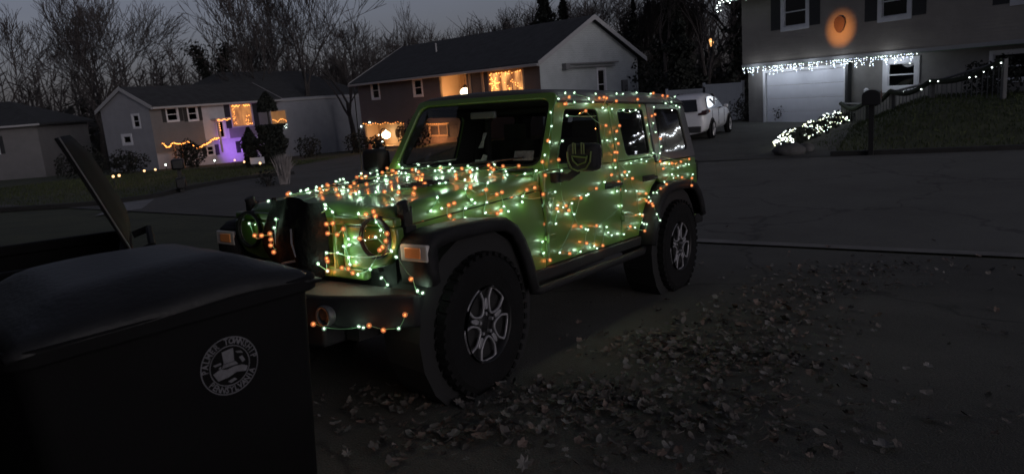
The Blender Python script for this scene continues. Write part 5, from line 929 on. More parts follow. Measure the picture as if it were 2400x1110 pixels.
# entry canopy with orange rope lights
k = MB(); k.box(4.75, 6.15, -.55, -.02, hz(1.42), hz(1.52)); k.box(4.95, 5.05, -.5, -.4, hz(-.9), hz(1.42)); k.build('entry_canopy', FASC, H1)
mini_bulbs('canopy_bulbs', [(4.85 + 1.15 * i / 15, -.60, hz(1.38) + .04 * math.sin(i)) for i in range(16)] + [(5.02, -.55, hz(1.3 - .16 * i)) for i in range(5)], BULB_A, H1, .026)
lamp('entry_light', (4.9, -1.1, hz(.5)), (1, .33, .11), 10, .3, H1)
lamp('purple_flood', (6.1, -1.9, hz(-1.2)), (.42, .13, 1.0), 300, .15, H1, math.radians(105), (6.8, .2, hz(-.35)), .9)
k = MB(); k.lathe([(.10, 0), (.12, .10), (.08, .22)], 10, Matrix.Translation((6.1, -1.95, hz(-1.75)))); k.tube([(6.1, -1.95, hz(-2.0)), (6.1, -1.95, hz(-1.7))], .03, 5); k.build('flood_lamp', SHUT, H1)
lamp('amber_flood', (4.0, -1.6, hz(-1.0)), (1, .35, .12), 9, .2, H1)
# garlands with lights along the jetty line
def garland(parent, name, pts, m, r=.05, n=60, br=.024, mt=None):
    k = MB(); k.tube(pts, r, 6); gq = k.build(name, mt or mat('garland_green', (.022, .03, .018), .9), parent); B = []
    L_ = [0]; P = [Vector(p) for p in pts]
    for a, b in zip(P[:-1], P[1:]): L_.append(L_[-1] + (b - a).length)
    for i in range(n):
        t = L_[-1] * (i + .5) / n; j = max(q_ for q_ in range(len(L_)) if L_[q_] <= t); j = min(j, len(P) - 2); u = (t - L_[j]) / max(1e-6, L_[j + 1] - L_[j]); p = P[j].lerp(P[j + 1], u)
        B.append((p.x + rnd.uniform(-.04, .04), p.y - r - .01, p.z + rnd.uniform(-.05, .05)))
    mini_bulbs('bulbs', B, m, gq, br); return gq
def sag(a, b, n, dz): a = Vector(a); b = Vector(b); return [a.lerp(b, i / n) + Vector((0, 0, -dz * math.sin(PI * i / n))) for i in range(n + 1)]
gt = empty('light_garland', (-22.88, 48.), math.atan2(9.5, 3.96), 'drooping garland of orange lights along the left part of the dark bilevel house', 'light garland'); gt.location.z = z0
garland(gt, 'garland', sag((.1, -.5, hz(.22)), (.9, -.5, hz(.12)), 5, .25) + sag((1.0, -.5, hz(.12)), (2.2, -.5, hz(.15)), 6, .12) + sag((2.3, -.5, hz(.05)), (2.75, -.5, hz(-.3)), 3, .0), BULB_A, n=44, br=.03)
garland(gt, 'garland', sag((2.9, -.5, hz(-.42)), (4.6, -.5, hz(.12)), 6, .05) + sag((4.7, -.5, hz(.12)), (5.2, -.5, hz(.10)), 3, .02), BULB_A, n=34, br=.03)
for x in (1.15, 1.75):
    k = MB(); k.box(x - .05, x + .05, -.45, -.35, hz(-1.6), hz(.12)); k.build('trellis_post', mat('trellis_wood', (.35, .22, .15), .7), gt)
lamp('trellis_light', (1.4, -.9, hz(-.4)), (1, .38, .14), 5, .2, gt)
gt = empty('light_garland', (-22.88, 48.), math.atan2(9.5, 3.96), 'drooping garland of white lights over the purple lit wall', 'light garland'); gt.location.z = z0
garland(gt, 'garland', sag((5.3, -.12, hz(-.05)), (6.9, -.12, hz(-.22)), 4, .03) + sag((7.0, -.12, hz(-.12)), (8.4, -.12, hz(.04)), 6, .22) + sag((8.5, -.12, hz(.04)), (10.1, -.12, hz(-.1)), 6, .28), mat('soft_white_bulb', (.8, .8, .9), .3, emit=(.8, .8, 1.0), es=2.2), n=60, br=.026)

z0 = -2.3; H00, W00 = house('gabled_house', (-43, 52.), (-33.5, 53.), 'dark low house at the very edge of the left side', z0)
wall(H00, 0, W00, 0, 4.6, 0, SID1, [(2, 3.2, 2.6, 3.7), (5.5, 6.7, 2.6, 3.7)]); hip_roof(H00, 0, W00, 0, 8, 4.6, 1.7, 3.5)
window(H00, 2, 3.2, 2.6, 3.7, .02, shutters=.3); window(H00, 5.5, 6.7, 2.6, 3.7, .02, shutters=.3)
k = MB(); k.add([(W00, 0, 0), (W00, 8, 0), (W00, 8, 4.6), (W00, 0, 4.6)], [(0, 1, 2, 3)]); k.build('wall', SID1, H00)

# ---- house on the right with garage and icicle lights
z0 = -.60; H3, W3 = house('garage_house', (11.27, 33.36), (20.6, 15.1), 'grey brown two-storey house with a white garage door and icicle lights under its overhang', z0)
W3 = 27.0; SID3 = siding('taupe_siding', (.30, .27, .235)); SID3L = mat('lower_wall_render', (.20, .19, .185), .8, var=.15, vscale=1.5)
hl = [(1.02, 5.02, 0.0, hz(1.66)), (6.88, 7.92, hz(.82), hz(1.66)), (10.6, 11.6, hz(.9), hz(1.7)), (14, 15, hz(.9), hz(1.7))]
wall(H3, 0, W3, -1.0, hz(1.98), 0, SID3L, hl)
YU = -.40; up_ = [(2.40, 3.50, hz(3.48), hz(4.62)), (6.86, 7.84, hz(3.32), hz(4.40)), (11.4, 12.4, hz(3.3), hz(4.4)), (14.2, 15.0, hz(3.3), hz(4.4))]
wall(H3, .05, W3, hz(1.98), hz(4.95), YU, SID3, up_)
k = MB(); k.box(.05, W3, YU, .0, hz(1.965), hz(1.985)); k.box(.05, W3, YU - .04, YU, hz(1.95), hz(2.10)); k.build('soffit', FASC, H3)
k = MB(); k.add([(0, 0, -1), (0, 9, -1), (0, 9, hz(4.95)), (0, 0, hz(4.95))], [(0, 1, 2, 3)]); k.add([(.05, YU, hz(1.98)), (.05, 0, hz(1.98)), (.05, 0, hz(4.95)), (.05, YU, hz(4.95))], [(0, 1, 2, 3)])
k.add([(0, 9, -1), (W3, 9, -1), (W3, 9, hz(4.95)), (0, 9, hz(4.95))], [(0, 1, 2, 3)]); k.build('wall', SID3, H3)
def gable_roof2(parent, x0, x1, d0, d1, eh, rise): 
    k = MB(); ym = (d0 + d1) / 2
    for y0_, e_ in ((d0 - .5, eh - .1), (d1 + .5, eh - .1)): k.prism([(y0_, e_), (ym, eh + rise), (ym, eh + rise + .16), (y0_, e_ + .16)], x0 - .35, x1 + .35, lambda a, b, dd: (dd, a, b))
    r = k.build('roof', ROOFM, parent); kk = MB(); kk.box(x0 - .35, x1 + .35, d0 - .62, d0 - .5, eh - .14, eh + .02); kk.build('gutter', FASC, r, bevel=.02)
gable_roof2(H3, 0, W3, YU, 9, hz(5.0), 2.4)
# garage door of four rows of panels
GW = mat('garage_white', (.66, .67, .74), .5, var=.03, vscale=2); a, b, c, d = hl[0]
gd = MB(); gd.ring([(a - .13, c), (b + .13, c), (b + .13, d + .13), (a - .13, d + .13)], [(a, c), (b, c), (b, d), (a, d)], -.05, .10, lambda p, r, q_: (p, q_, r)); gd = gd.build('garage_frame', WHITE, H3, bevel=.01)
for r in range(4):
    for cc in range(4):
        k = MB(); xa, xb = a + (b - a) * cc / 4, a + (b - a) * (cc + 1) / 4; za, zb = c + (d - c) * r / 4, c + (d - c) * (r + 1) / 4
        k.box(xa + .0, xb, .075, .11, za + .006, zb - .004); k.ring(rr(xa + .10, xb - .10, za + .10, zb - .10, .01, 2), rr(xa + .14, xb - .14, za + .14, zb - .14, .01, 2), .069, .075, lambda p, r_q, q_: (p, q_, r_q)); k.build('panel', GW, gd)
k = MB(); k.box(b + .22, b + .34, -.25, -.03, hz(-.4), hz(1.95)); k.build('downpipe', SHUT, H3)
window(H3, *hl[1], .0, .20, mid=True); window(H3, *hl[2], .0, .12); window(H3, *hl[3], .0, .12)
for u_h in up_: window(H3, *u_h, YU + .02, .17, shutters=.50)
k = MB(); k.lathe([(.05, 0), (.09, .05), (.09, .14), (.03, .2)], 10, Matrix.Translation((6.05, -.08, hz(.62)))); k.build('wall_light_fitting', WHITE, H3)
# ornament: round plaque lit by an amber projector
OR = mat('round_plaque', (.085, .045, .03), .6, var=.15, vscale=3); k = MB(); cx_, cz_ = 5.12, hz(3.14)
k.prism([(cx_ + .10 * 0 + .25 * math.cos(t) * (1 if math.sin(t) > 0 else .80 + .20 * math.cos(t) ** 2), cz_ + .20 + .26 * math.sin(t) * (1 if math.sin(t) > 0 else 1.45)) for t in [2 * PI * i / 24 for i in range(24)]], YU - .07, YU - .01, lambda p, r, q_: (p, q_, r)); orn = k.build('wall_ornament', OR, H3, bevel=.01)
lamp('projector', (cx_ - .15, YU - 2.3, hz(2.3)), (1, .36, .09), 400, .05, H3, math.radians(36), (cx_, YU, cz_ - .08), 1.0)
# icicle lights
ic = empty('icicle_lights', (11.27, 33.36), H3.rotation_euler.z, 'long row of white icicle lights under the overhang above the garage', 'icicle lights'); ic.location.z = z0
q = random.Random(21); P = []; k = MB(); x = .15
k.tube([(.1, YU - .07, hz(1.96)), (25.0, YU - .07, hz(1.96))], .01, 4)
while x < 25:
    if 8.35 < x < 13: x = 13.0
    n = q.choice((1, 2, 3, 3, 4, 5)); L2 = n * .075
    if q.random() < .88:
        k.tube([(x, YU - .07, hz(1.96)), (x + .01, YU - .07, hz(1.96) - L2)], .005, 3)
        for i in range(n): P.append((x + q.uniform(-.03, .03), YU - .075, hz(1.93) - .075 * i + q.uniform(-.02, .02)))
    x += q.uniform(.05, .13)
k.build('wire', WIRE, ic, fast=True); BW2 = mat('icicle_bulb', (.8, .9, .9), .3, emit=(.80, .92, .88), es=7.5); BW3 = mat('dim_icicle_bulb', (.7, .8, .9), .3, emit=(.62, .66, .95), es=2.4)
mini_bulbs('bulbs', P[::2], BW2, ic, .0155); mini_bulbs('bulbs', P[1::2], BW3, ic, .0165)
ic = empty('icicle_lights', (11.27, 33.36), H3.rotation_euler.z, 'short row of white icicle lights along the upper left eave of the garage house', 'icicle lights'); ic.location.z = z0
P = [(-.75 + 4.2 * i / 44, YU - .66, hz(4.98) - .09 * q.randrange(3) + q.uniform(-.03, .03)) for i in range(45)] + [(-.8 + q.uniform(-.1, .2), YU - .6, hz(4.7) + q.uniform(-.2, .2)) for _ in range(8)]
k = MB(); k.tube([(-.8, YU - .64, hz(5.0)), (4, YU - .64, hz(5.0))], .01, 4); k.build('wire', WIRE, ic); mini_bulbs('bulbs', P, BW2, ic, .019)
# lit wire reindeer and lit window further along, seen mirrored in the side windows
f = window(H3, 16.15, 16.7, hz(3.08), hz(3.75), YU - .03, .05, glow_pane('bright_amber_pane', (.9, .35, .1), (1., .5, .2), 7, 4.), WHITE, mid=False)
BW4 = mat('strong_white_bulb', (.8, .9, .9), .3, emit=(.85, .92, 1.0), es=22)
mini_bulbs('bulbs', [(15.7 + i * .085, YU - .08, hz(2.70) + .09 * math.sin(i * .9)) for i in range(22)] + [(15.8 + i * .11, YU - .09, hz(2.12) + .05 * math.sin(i * 1.7)) for i in range(18)], BW4, ic, .03)
rd = empty('lit_wire_reindeer', (19.2, 17.0, 2.45), 0, 'white lit wire reindeer mounted on the house wall, outside the right edge', 'wall figure'); P = []
for a, b in (((0, 0, 0), (0, 0, .7)), ((.9, 0, 0), (.85, 0, .7)), ((0, 0, .7), (.85, 0, .75)), ((0, 0, .95), (.85, 0, .95)), ((.85, 0, .95), (1.1, 0, 1.5)), ((1.1, 0, 1.5), (1.4, 0, 1.4)), ((1.1, 0, 1.5), (.9, 0, 2.0)), ((1.1, 0, 1.5), (1.25, 0, 2.0)), ((.98, 0, 1.75), (.7, 0, 1.8))):
    k = MB(); k.tube([a, b], .02, 4); k.build('wire', WIRE, rd); P += [tuple(Vector(a).lerp(Vector(b), (i + .5) / 9) + Vector((q.gauss(0, .03), q.gauss(0, .03), q.gauss(0, .03)))) for i in range(9)]
rd.rotation_euler = (0, 0, math.radians(117)); rd.scale = (.75, .75, .75); mini_bulbs('bulbs', P, BW4, rd, .04)
for x in (.9, 2.3, 3.8, 5.2, 7.2): lamp('icicle_glow', (x, YU - .22, hz(1.72)), (.82, .90, 1.0), 15.0, .25, H3)
# ---- lit hedge along the drive, railing with garland, mailbox
def leafy(name, pts, m, parent=None, size=.05, fast=True):
    k = MB(); V = k.v; F = k.f
    for p in pts:
        a = Vector((rnd.gauss(0, 1), rnd.gauss(0, 1), rnd.gauss(0, 1))).normalized(); b = a.orthogonal().normalized(); c = a.cross(b); s = size * rnd.uniform(.6, 1.3); n = len(V)
        V += [tuple(p + b * s), tuple(p + c * s * .6), tuple(p - b * s), tuple(p - c * s * .6)]; F.append((n, n + 1, n + 2, n + 3))
    me = bpy.data.meshes.new(name); me.from_pydata(V, [], F); o = put(name, me, m, parent); return o
BUSH = mat('dark_bush_leaf', (.009, .011, .008), .85, var=.5, vscale=3); EVER = mat('evergreen_needles', (.009, .012, .009), .9, var=.4, vscale=2); BARK = mat('winter_bark', (.044, .039, .039), .95, var=.3, vscale=5)
def bush(x, y, r, label, n=700, h=1.0, size=.06, cat='bush', name='bush', zofs=0., m=BUSH):
    t = empty(name, (x, y, G(x, y) + zofs), 0, label, cat); P = []
    for _ in range(n):
        v = Vector((rnd.gauss(0, 1), rnd.gauss(0, 1), rnd.gauss(0, 1))).normalized() * (rnd.random() ** .35)
        w_ = 1 + .22 * math.sin(v.x * 5 + x) * math.cos(v.y * 4 + y); P.append(Vector((v.x * r * w_, v.y * r * w_, r * h * (.85 + v.z * w_))))
    leafy('crown', [p for p in P if p.z > .02], m, t, size); k = MB()
    for i in range(6): a = i * 1.05; k.tube([(0, 0, -.05), (.3 * r * math.cos(a), .3 * r * math.sin(a), r * h * .7), (.6 * r * math.cos(a), .6 * r * math.sin(a), r * h * 1.2)], [.035, .02, .008], 4)
    k.build('stem', BARK, t); return t
hp = [(8.10, 20.2), (8.25, 21.0), (9.2, 22.2), (10.4, 24.0), (11.7, 26.0), (12.9, 27.8), (13.6, 28.6)]
hg = empty('hedge', (8.1, 20.2, G(8.1, 20.2)), 0, 'low hedge blanketed in white net lights beside the far driveway', 'hedge'); P = []; Bp = []; o0 = hg.location.copy()
for i in range(2600):
    t = rnd.random() * (len(hp) - 1.001); j = int(t); a = Vector(hp[j]).lerp(Vector(hp[j + 1]), t - j); top = .38 + .14 * (t / 6) + .06 * math.sin(t * 5); wd = .27 + .04 * math.sin(t * 7)
    x, y = a.x + rnd.uniform(-wd, wd), a.y + rnd.uniform(-wd, wd) * .6; P.append(Vector((x, y, G(x, y) + rnd.random() * top)) - o0)
leafy('foliage', P, BUSH, hg, .06); k = MB()
for i in range(30): t = i / 30 * 5.99; j = int(t); a = Vector(hp[j]).lerp(Vector(hp[j + 1]), t - j); z = G(a.x, a.y); k.tube([Vector((a.x, a.y, z - .05)) - o0, Vector((a.x + .05, a.y, z + .45)) - o0], .015, 4)
k.build('stem', BARK, hg, kind='stuff')
nl = empty('net_lights', (8.1, 20.2, o0.z), 0, 'net of several hundred small white lights draped over the low hedge', 'net lights')
for i in range(600):
    t = (rnd.random() ** .92) * (len(hp) - 1.001); j = int(t); a = Vector(hp[j]).lerp(Vector(hp[j + 1]), t - j); top = .38 + .14 * (t / 6) + .06 * math.sin(t * 5); wd = .38; u = rnd.random()
    if t < 1 and rnd.random() < .3: continue
    d = Vector((.86, -.5)); s_ = rnd.uniform(-1, 1); x, y = a.x - .3 + d.x * s_ * wd * .7, a.y - .25 + d.y * s_ * wd; zz = G(x, y) + top * (.25 + .85 * (1 - abs(s_) ** 2) * rnd.uniform(.35, 1.0)); Bp.append(Vector((x, y, zz)) - o0)
mini_bulbs('bulbs', Bp[::2], BW2, nl, .0135); mini_bulbs('bulbs', Bp[1::2], mat('warm_net_bulb', (.9, .95, .7), .3, emit=(.95, 1.0, .66), es=6), nl, .0125)
for p in ((9.0, 21.3, .9), (10.9, 24.2, 1.0), (12.6, 26.8, 1.0)): lamp('net_light_glow', p[:2] + (G(p[0], p[1]) + p[2],), (.85, .95, .8), 2.2, .5, None)
# stair railing with light garland
rl = empty('stair_railing', (13.0, 27.9, G(13.0, 27.9)), 0, 'white baluster railing climbing the bank to the right of the garage', 'railing'); o0 = rl.location.copy()
rp = [Vector((13.05, 27.9, .30)), Vector((13.2, 26.4, .30)), Vector((13.4, 25.0, .72)), Vector((13.7, 23.2, 1.0)), Vector((14.6, 21.2, 1.5))]; POSTW = mat('weathered_white', (.11, .11, .115), .6)
for i, p in enumerate(rp): k = MB(); zb = G(p.x, p.y) - .1; k.box(p.x - .06 - o0.x, p.x + .06 - o0.x, p.y - .06 - o0.y, p.y + .06 - o0.y, zb - o0.z, p.z + .06 - o0.z); k.build('post', POSTW, rl, bevel=.01)
for a, b in zip(rp[:-1], rp[1:]):
    k = MB(); k.tube([a - o0, b - o0], .035, 4); k.build('handrail', POSTW, rl); n = int((b - a).length / .16)
    for i in range(1, n): p = a.lerp(b, i / n); zb = G(p.x, p.y); k = MB(); k.tube([Vector((p.x, p.y, min(zb, p.z - .75))) - o0, p - o0], .016, 4); k.build('baluster', POSTW, rl)
gg = empty('light_garland', (13.0, 27.9, G(13.0, 27.9)), 0, 'evergreen garland with sparse white lights swagged along the stair railing', 'light garland')
P = []
for a, b in zip(rp[:-1], rp[1:]): P += sag(a - o0 + Vector((-.10, -.02, .02)), b - o0 + Vector((-.10, -.02, .02)), 8, .20)
garland(gg, 'garland', P, BW2, r=.085, n=52, br=.020)
mb = empty('mailbox', (8.75, 17.25, G(8.75, 17.25)), math.radians(-30), 'dark curbside mailbox on a post before the lit hedge', 'mailbox'); MBX = mat('black_paint', (.010, .010, .011), .5); k = MB(); k.box(-.055, .055, -.055, .055, -.2, 1.28); k.build('post', MBX, mb)
k = MB(); pr = [(-.20, 1.22), (.20, 1.22), (.20, 1.44)] + [(.20 * math.cos(a), 1.44 + .13 * math.sin(a)) for a in [PI * i / 8 for i in range(1, 8)]] + [(-.20, 1.44)]; k.prism(pr, -.27, .27, lambda a, b, d: (a, d, b)); k.build('box', MBX, mb, bevel=.01)
k = MB(); k.box(.205, .215, -.1, -.06, 1.35, 1.56); k.build('flag', mat('faded_red_flag', (.12, .02, .015), .6), mb)
mb = empty('mailbox', (-9.5, 21.1, G(-9.5, 21.1)), math.radians(20), 'dark mailbox on a post at the far kerb across the street on the left', 'mailbox'); k = MB(); k.box(-.05, .05, -.05, .05, -.2, .72); k.build('post', MBX, mb)
k = MB(); k.box(-.17, .17, -.25, .25, .70, 1.0); k.build('box', MBX, mb, bevel=.05); k = MB(); k.box(-.13, .13, -.2, .2, .15, .45); k.build('paper_box', MBX, mb, bevel=.03)
rk = MB(); rk.ell((0, 0, .10), (.42, .30, .22), 10, 7, jit=.18); o = rk.build('boulder', mat('dark_rock', (.07, .07, .07), .9, var=.3, vscale=4), smooth=True); o.location = (7.35, 18.7, G(7.35, 18.7)); tag(o, 'rough grey boulder at the kerb below the lit hedge', 'boulder')
rk = MB(); rk.ell((0, 0, .08), (.22, .2, .16), 9, 6, jit=.18); o = rk.build('boulder', mat('dark_rock', (.07, .07, .07), .9, var=.3, vscale=4), smooth=True); o.location = (7.95, 19.1, G(7.95, 19.1)); tag(o, 'smaller of the two grey boulders at the corner of the drive', 'boulder')
# vinyl fence
VIN = mat('white_vinyl', (.78, .78, .80), .5, var=.05, vscale=1)
fn = empty('vinyl_fence', (9.0, 40.2, G(9, 40)), 0, 'white vinyl privacy fence behind the white parked car', 'fence'); o0 = fn.location.copy()
fp = [(9.05, 40.6, 1.10), (10.1, 39.2, 1.12), (10.1, 39.2, 1.30), (11.2, 37.9, 1.30), (12.1, 36.7, 1.30)]
fp = [((9.12, 40.3), (10.62, 38.3), 1.12), ((10.62, 38.3), (11.95, 36.2), 1.30)]
for a, b, top in fp:
    a = Vector(a); b = Vector(b); n = int((b - a).length / .15); ang = math.atan2(b.y - a.y, b.x - a.x)
    for i in range(n):
        p = a.lerp(b, (i + .5) / n); k = MB(); k.box(-.073, .073, -.02, .02, G(p.x, p.y), top - .12 - 0, Matrix.Translation((p.x - o0.x, p.y - o0.y, -o0.z)) @ Matrix.Rotation(ang, 4, 'Z')); k.build('plank', VIN, fn)
    for zz in (top - .12, -.35): k = MB(); M_ = Matrix.Translation((a.x - o0.x, a.y - o0.y, -o0.z)) @ Matrix.Rotation(ang, 4, 'Z'); k.box(0, (b - a).length, -.035, .035, zz, zz + .13, M_); k.build('rail', VIN, fn)
    for p in (a, b): k = MB(); k.box(p.x - .065 - o0.x, p.x + .065 - o0.x, p.y - .065 - o0.y, p.y + .065 - o0.y, G(p.x, p.y) - o0.z, top + .10 - o0.z); k.build('post', VIN, fn, bevel=.01)
# old timber fence further left behind the vehicle's roof
tf = empty('timber_fence', (6.2, 44.5, G(6.2, 44.5)), 0, 'dark rail and post fence beyond the pale gable end', 'fence'); o0 = tf.location.copy(); TW = mat('weathered_timber', (.07, .065, .062), .9, var=.3, vscale=4)
for i in range(5):
    x = 6.0 + i * .85; k = MB(); k.box(x - .06 - o0.x, x + .06 - o0.x, -.06, .06, 0, 2.0 + (.25 if i == 2 else 0)); k.build('post', TW, tf)
for zz in (.9, 1.7): k = MB(); k.box(-.2, 3.4, -.03, .03, zz, zz + .12); k.build('rail', TW, tf)

# ------------------------------------------------------------------ white compact SUV
CW = mat('white_car_paint', (.78, .79, .82), .25, coat=.6)
car = empty('parked_car', (7.3 - .62, 26.0 + .35, G(7.3, 26.0)), math.atan2(.871, .491), 'white compact crossover parked before the garage house, seen from behind', 'car')
# local: x forward from the rear axle, y left
k = MB(); st = [(-.95, .55, .62, .62), (-.90, .76, .92, .95), (-.82, .84, 1.02, 1.22), (-.58, .87, 1.04, 1.44), (-.2, .89, 1.04, 1.56), (.35, .90, 1.02, 1.63), (.9, .90, 1.00, 1.62), (1.35, .90, .99, 1.52), (1.9, .90, .98, 1.22), (2.45, .89, .96, 1.03), (3.0, .86, .92, .95), (3.4, .78, .80, .80), (3.58, .55, .60, .60)]
V = []; F = []
for x, w_, zb, zt in st:
    w2 = w_ * (.70 if zt > zb + .12 else .86)
    row = [(0, .24), (w_ * .72, .24), (w_ * .94, .34), (w_, .55), (w_ * .99, zb * .82), (w_ * .95, zb), ((w_ * .95 + w2) / 2, (zb + zt) / 2 if zt > zb else zb), (w2, zt - .05), (w2 * .82, zt), (0, zt + .02)]
    V += [(x, y, z) for y, z in row] + [(x, -y, z) for y, z in row[::-1][1:-1]]
nr = 18
for i in range(len(st) - 1):
    for j in range(nr): F.append((i * nr + j, i * nr + (j + 1) % nr, (i + 1) * nr + (j + 1) % nr, (i + 1) * nr + j))
F += [tuple(range(nr)), tuple((len(st) - 1) * nr + j for j in range(nr))]; k.add(V, F); bd = k.build('body', CW, car, smooth=True)
sd = bd.modifiers.new('sub', 'SUBSURF'); sd.levels = 1; sd.render_levels = 2
CG = mat('dark_car_glass', (.012, .013, .015), .06, spec=.8)
for s in (-1, 1):
    k = MB(); lp = rq([(-.42, 1.10), (.72, 1.05), (1.85, 1.02), (1.30, 1.42), (.65, 1.50), (-.10, 1.46)], [.12, .02, .06, .12, .05, .2], 5)
    k.add([(a, s * (.868 - .205 * max(0, (b - 1.0)) / .55 + .012), b) for a, b in lp], [tuple(range(len(lp)))]); k.add([(a, s * (.868 - .205 * max(0, (b - 1.0)) / .55 - .02), b) for a, b in lp], [tuple(range(len(lp)))]); k.build('side_window', CG, car)
    k = MB(); k.box(.62, .68, s * .80 - .03, s * .80 + .03, 1.05, 1.46, Matrix.Identity(4)); k.build('window_post', CW, car)
    k = MB(); k.prism([(-.93, .90), (-.82, 1.05), (-.50, 1.08), (-.30, 1.02), (-.55, .93)], .60, .895, lambda a, b, d: (a, s * d, b)); tl = k.build('tail_light', mat('dark_tail_lens', (.05, .02, .02), .2), car, bevel=.02)
    k = MB(); k.prism([(-.42, .96), (-.50, 1.06), (-.32, 1.03)], .60, .902, lambda a, b, d: (a, s * d, b)); k.build('lens', AMBER, tl)
    k = MB(); k.cbox((1.70, s * .99, 1.08), (.12, .16, .12)); k.build('door_mirror', CW, car, bevel=.03)
    for hx in (.15, 1.05): k = MB(); k.cbox((hx, s * .90, .88), (.17, .02, .03)); k.build('door_handle', CW, car)
    k = MB()
    for x in (.02, .95, 1.85): k.cbox((x, s * .893, .75), (.012, .012, .55))
    k.build('door_gap', DARK, car)
    for cx_ in (0, 2.69):
        k = MB(); k.lathe([(.0, .0), (.40, .0), (.40, .04)], 22, Matrix.Translation((cx_, s * .86, .36)) @ Matrix.Rotation(-s * PI / 2, 4, 'X')); k.build('wheel_arch', DARK, car)
        wq = bpy.data.objects.new('wheel', None); C.objects.link(wq); wq.parent = car; wq.location = (cx_, s * .86, .345); wq.rotation_euler = (0, 0, 0 if s > 0 else PI)
        k = MB(); k.lathe([(.22, -.11), (.31, -.11), (.343, -.07), (.345, 0), (.343, .06), (.31, .085), (.23, .08)], 24, RY, cap=False); k.build('tyre', RUBB, wq, smooth=True)
        k = MB()
        for i in range(10): a_ = 2 * PI * i / 10; k.tube([(.04 * math.cos(a_), .075, .04 * math.sin(a_)), (.225 * math.cos(a_), .06, .225 * math.sin(a_))], .022, 5)
        k.lathe([(.21, .04), (.235, .085), (.24, .05)], 24, RY, cap=False); k.lathe([(0, .085), (.05, .08), (.06, .05)], 12, RY, cap=False); k.build('rim', mat('silver_rim', (.35, .35, .36), .35, metal=.6), wq)
k = MB(); k.add([(-.885, -.60, 1.03), (-.885, .60, 1.03), (-.66, .50, 1.44), (-.66, -.50, 1.44)], [(0, 1, 2, 3)]); k.add([(-.93, -.56, 1.03), (-.93, .56, 1.03), (-.70, .48, 1.44), (-.70, -.48, 1.44)], [(0, 1, 2, 3)]); k.build('rear_window', CG, car)
k = MB(); k.add([(1.42, -.58, 1.56), (1.42, .58, 1.56), (2.22, .66, 1.08), (2.22, -.66, 1.08)], [(0, 1, 2, 3)]); k.build('windscreen', CG, car)
k = MB(); k.cbox((-.97, 0, .42), (.06, 1.45, .22)); k.build('rear_bumper', mat('car_plastic', (.04, .04, .042), .6), car, bevel=.03)
k = MB(); k.cbox((-.99, 0, .82), (.012, .31, .155)); k.build('number_plate', WHITE, car)

# ------------------------------------------------------------------ garden things across the street
WG = mat('warm_garden_bulb', (.9, .7, .4), .3, emit=(1, .58, .26), es=2.6)
spots = [(-14.28, 26.37, 'w'), (-14.39, 26.99, 'w'), (-15.66, 31.46, 'w'), (-15.63, 32.4, 'w'), (-19.93, 42.66, 'g'), (-15.67, 34.8, 'w'), (-20.69, 45.2, 'w'), (-17.77, 44.49, 'g'), (-15.11, 40.61, 'w'), (-12.15, 33.8, 'w'), (-9.6, 28.4, 'w')]
lbs = ['lefternmost warm garden stake light under the dark left bushes', 'second warm garden stake light under the dark left bushes', 'warm stake light before the long dark bush, left of its pair', 'warm stake light before the long dark bush, right of its pair', 'greenish white stake light left of the orange trellis foot', 'lower warm stake light right of the orange trellis', 'upper warm stake light right of the orange trellis', 'bright cold white spot light on the lawn below the entry', 'warm stake light below the purple wall, left of two', 'warm stake light below the purple wall, right of two', 'warm stake light at the foot of the tall dark evergreen']
import sys
for (x, y, c_), lb in zip(spots, lbs):
    t = empty('garden_light', (x, y, G(x, y)), 0, lb.replace('lefternmost', 'leftmost'), 'garden light', 'stake lights in the garden across the street'); k = MB(); k.tube([(0, 0, -.05), (0, 0, .30)], .018, 5); k.build('stake', SHUT, t)
    k = MB(); k.lathe([(.025, .33), (.042, .35), (.042, .40), (.0, .42)], 9); k.build('lamp_head', BULB_W if c_ == 'g' else WG, t, smooth=True)
    lamp('stake_glow', (0, 0, .62), (.8, .95, .85) if c_ == 'g' else (1, .50, .20), 2.2, .08, t)
bush(-25.0, 43.0, 1.5, 'broad dark bush at the left end of the lawn', 1500, .6, .08)
bush(-22.9, 44.0, 1.25, 'long dark bush behind the middle pair of stake lights', 1200, .62, .08)
bush(-20.1, 46.6, .95, 'squarish clipped dark bush hiding the lower left wall', 1400, 1.0, .08)
bush(-13.3, 49.5, .95, 'rounded dark bush before the pale wing of the bilevel house', 600, .85, .08); bush(-9.3, 46.2, .8, 'dark bush at the corner between the two middle houses', 700, .95, .08)
bush(-7.4, 42.0, .55, 'dark bush below the lit lower window of the brown ranch house', 600, .9, .08); bush(-5.2, 42.0, 1.0, 'dark bush right of the lit lower window', 600, .9, .08)
bush(11.6, 34.6, .85, 'low grey shrub at the left corner of the garage', 600, .8, .07, m=mat('dry_shrub', (.075, .07, .06), .9, var=.4, vscale=3)); bush(9.7, 38.6, 1.1, 'dark shrub in front of the vinyl fence', 600, .7, .09); bush(15.2, 22.6, .9, 'dark low bush at the top of the bank', 700, .7, .07)
bush(8.6, 44.5, 2.1, 'tall dark shrub beside the pale gable end', 1200, .9, .12); bush(12.2, 31.9, .0001 + .35, 'dark pot shrub right beside the garage door', 150, 1.3, .05)
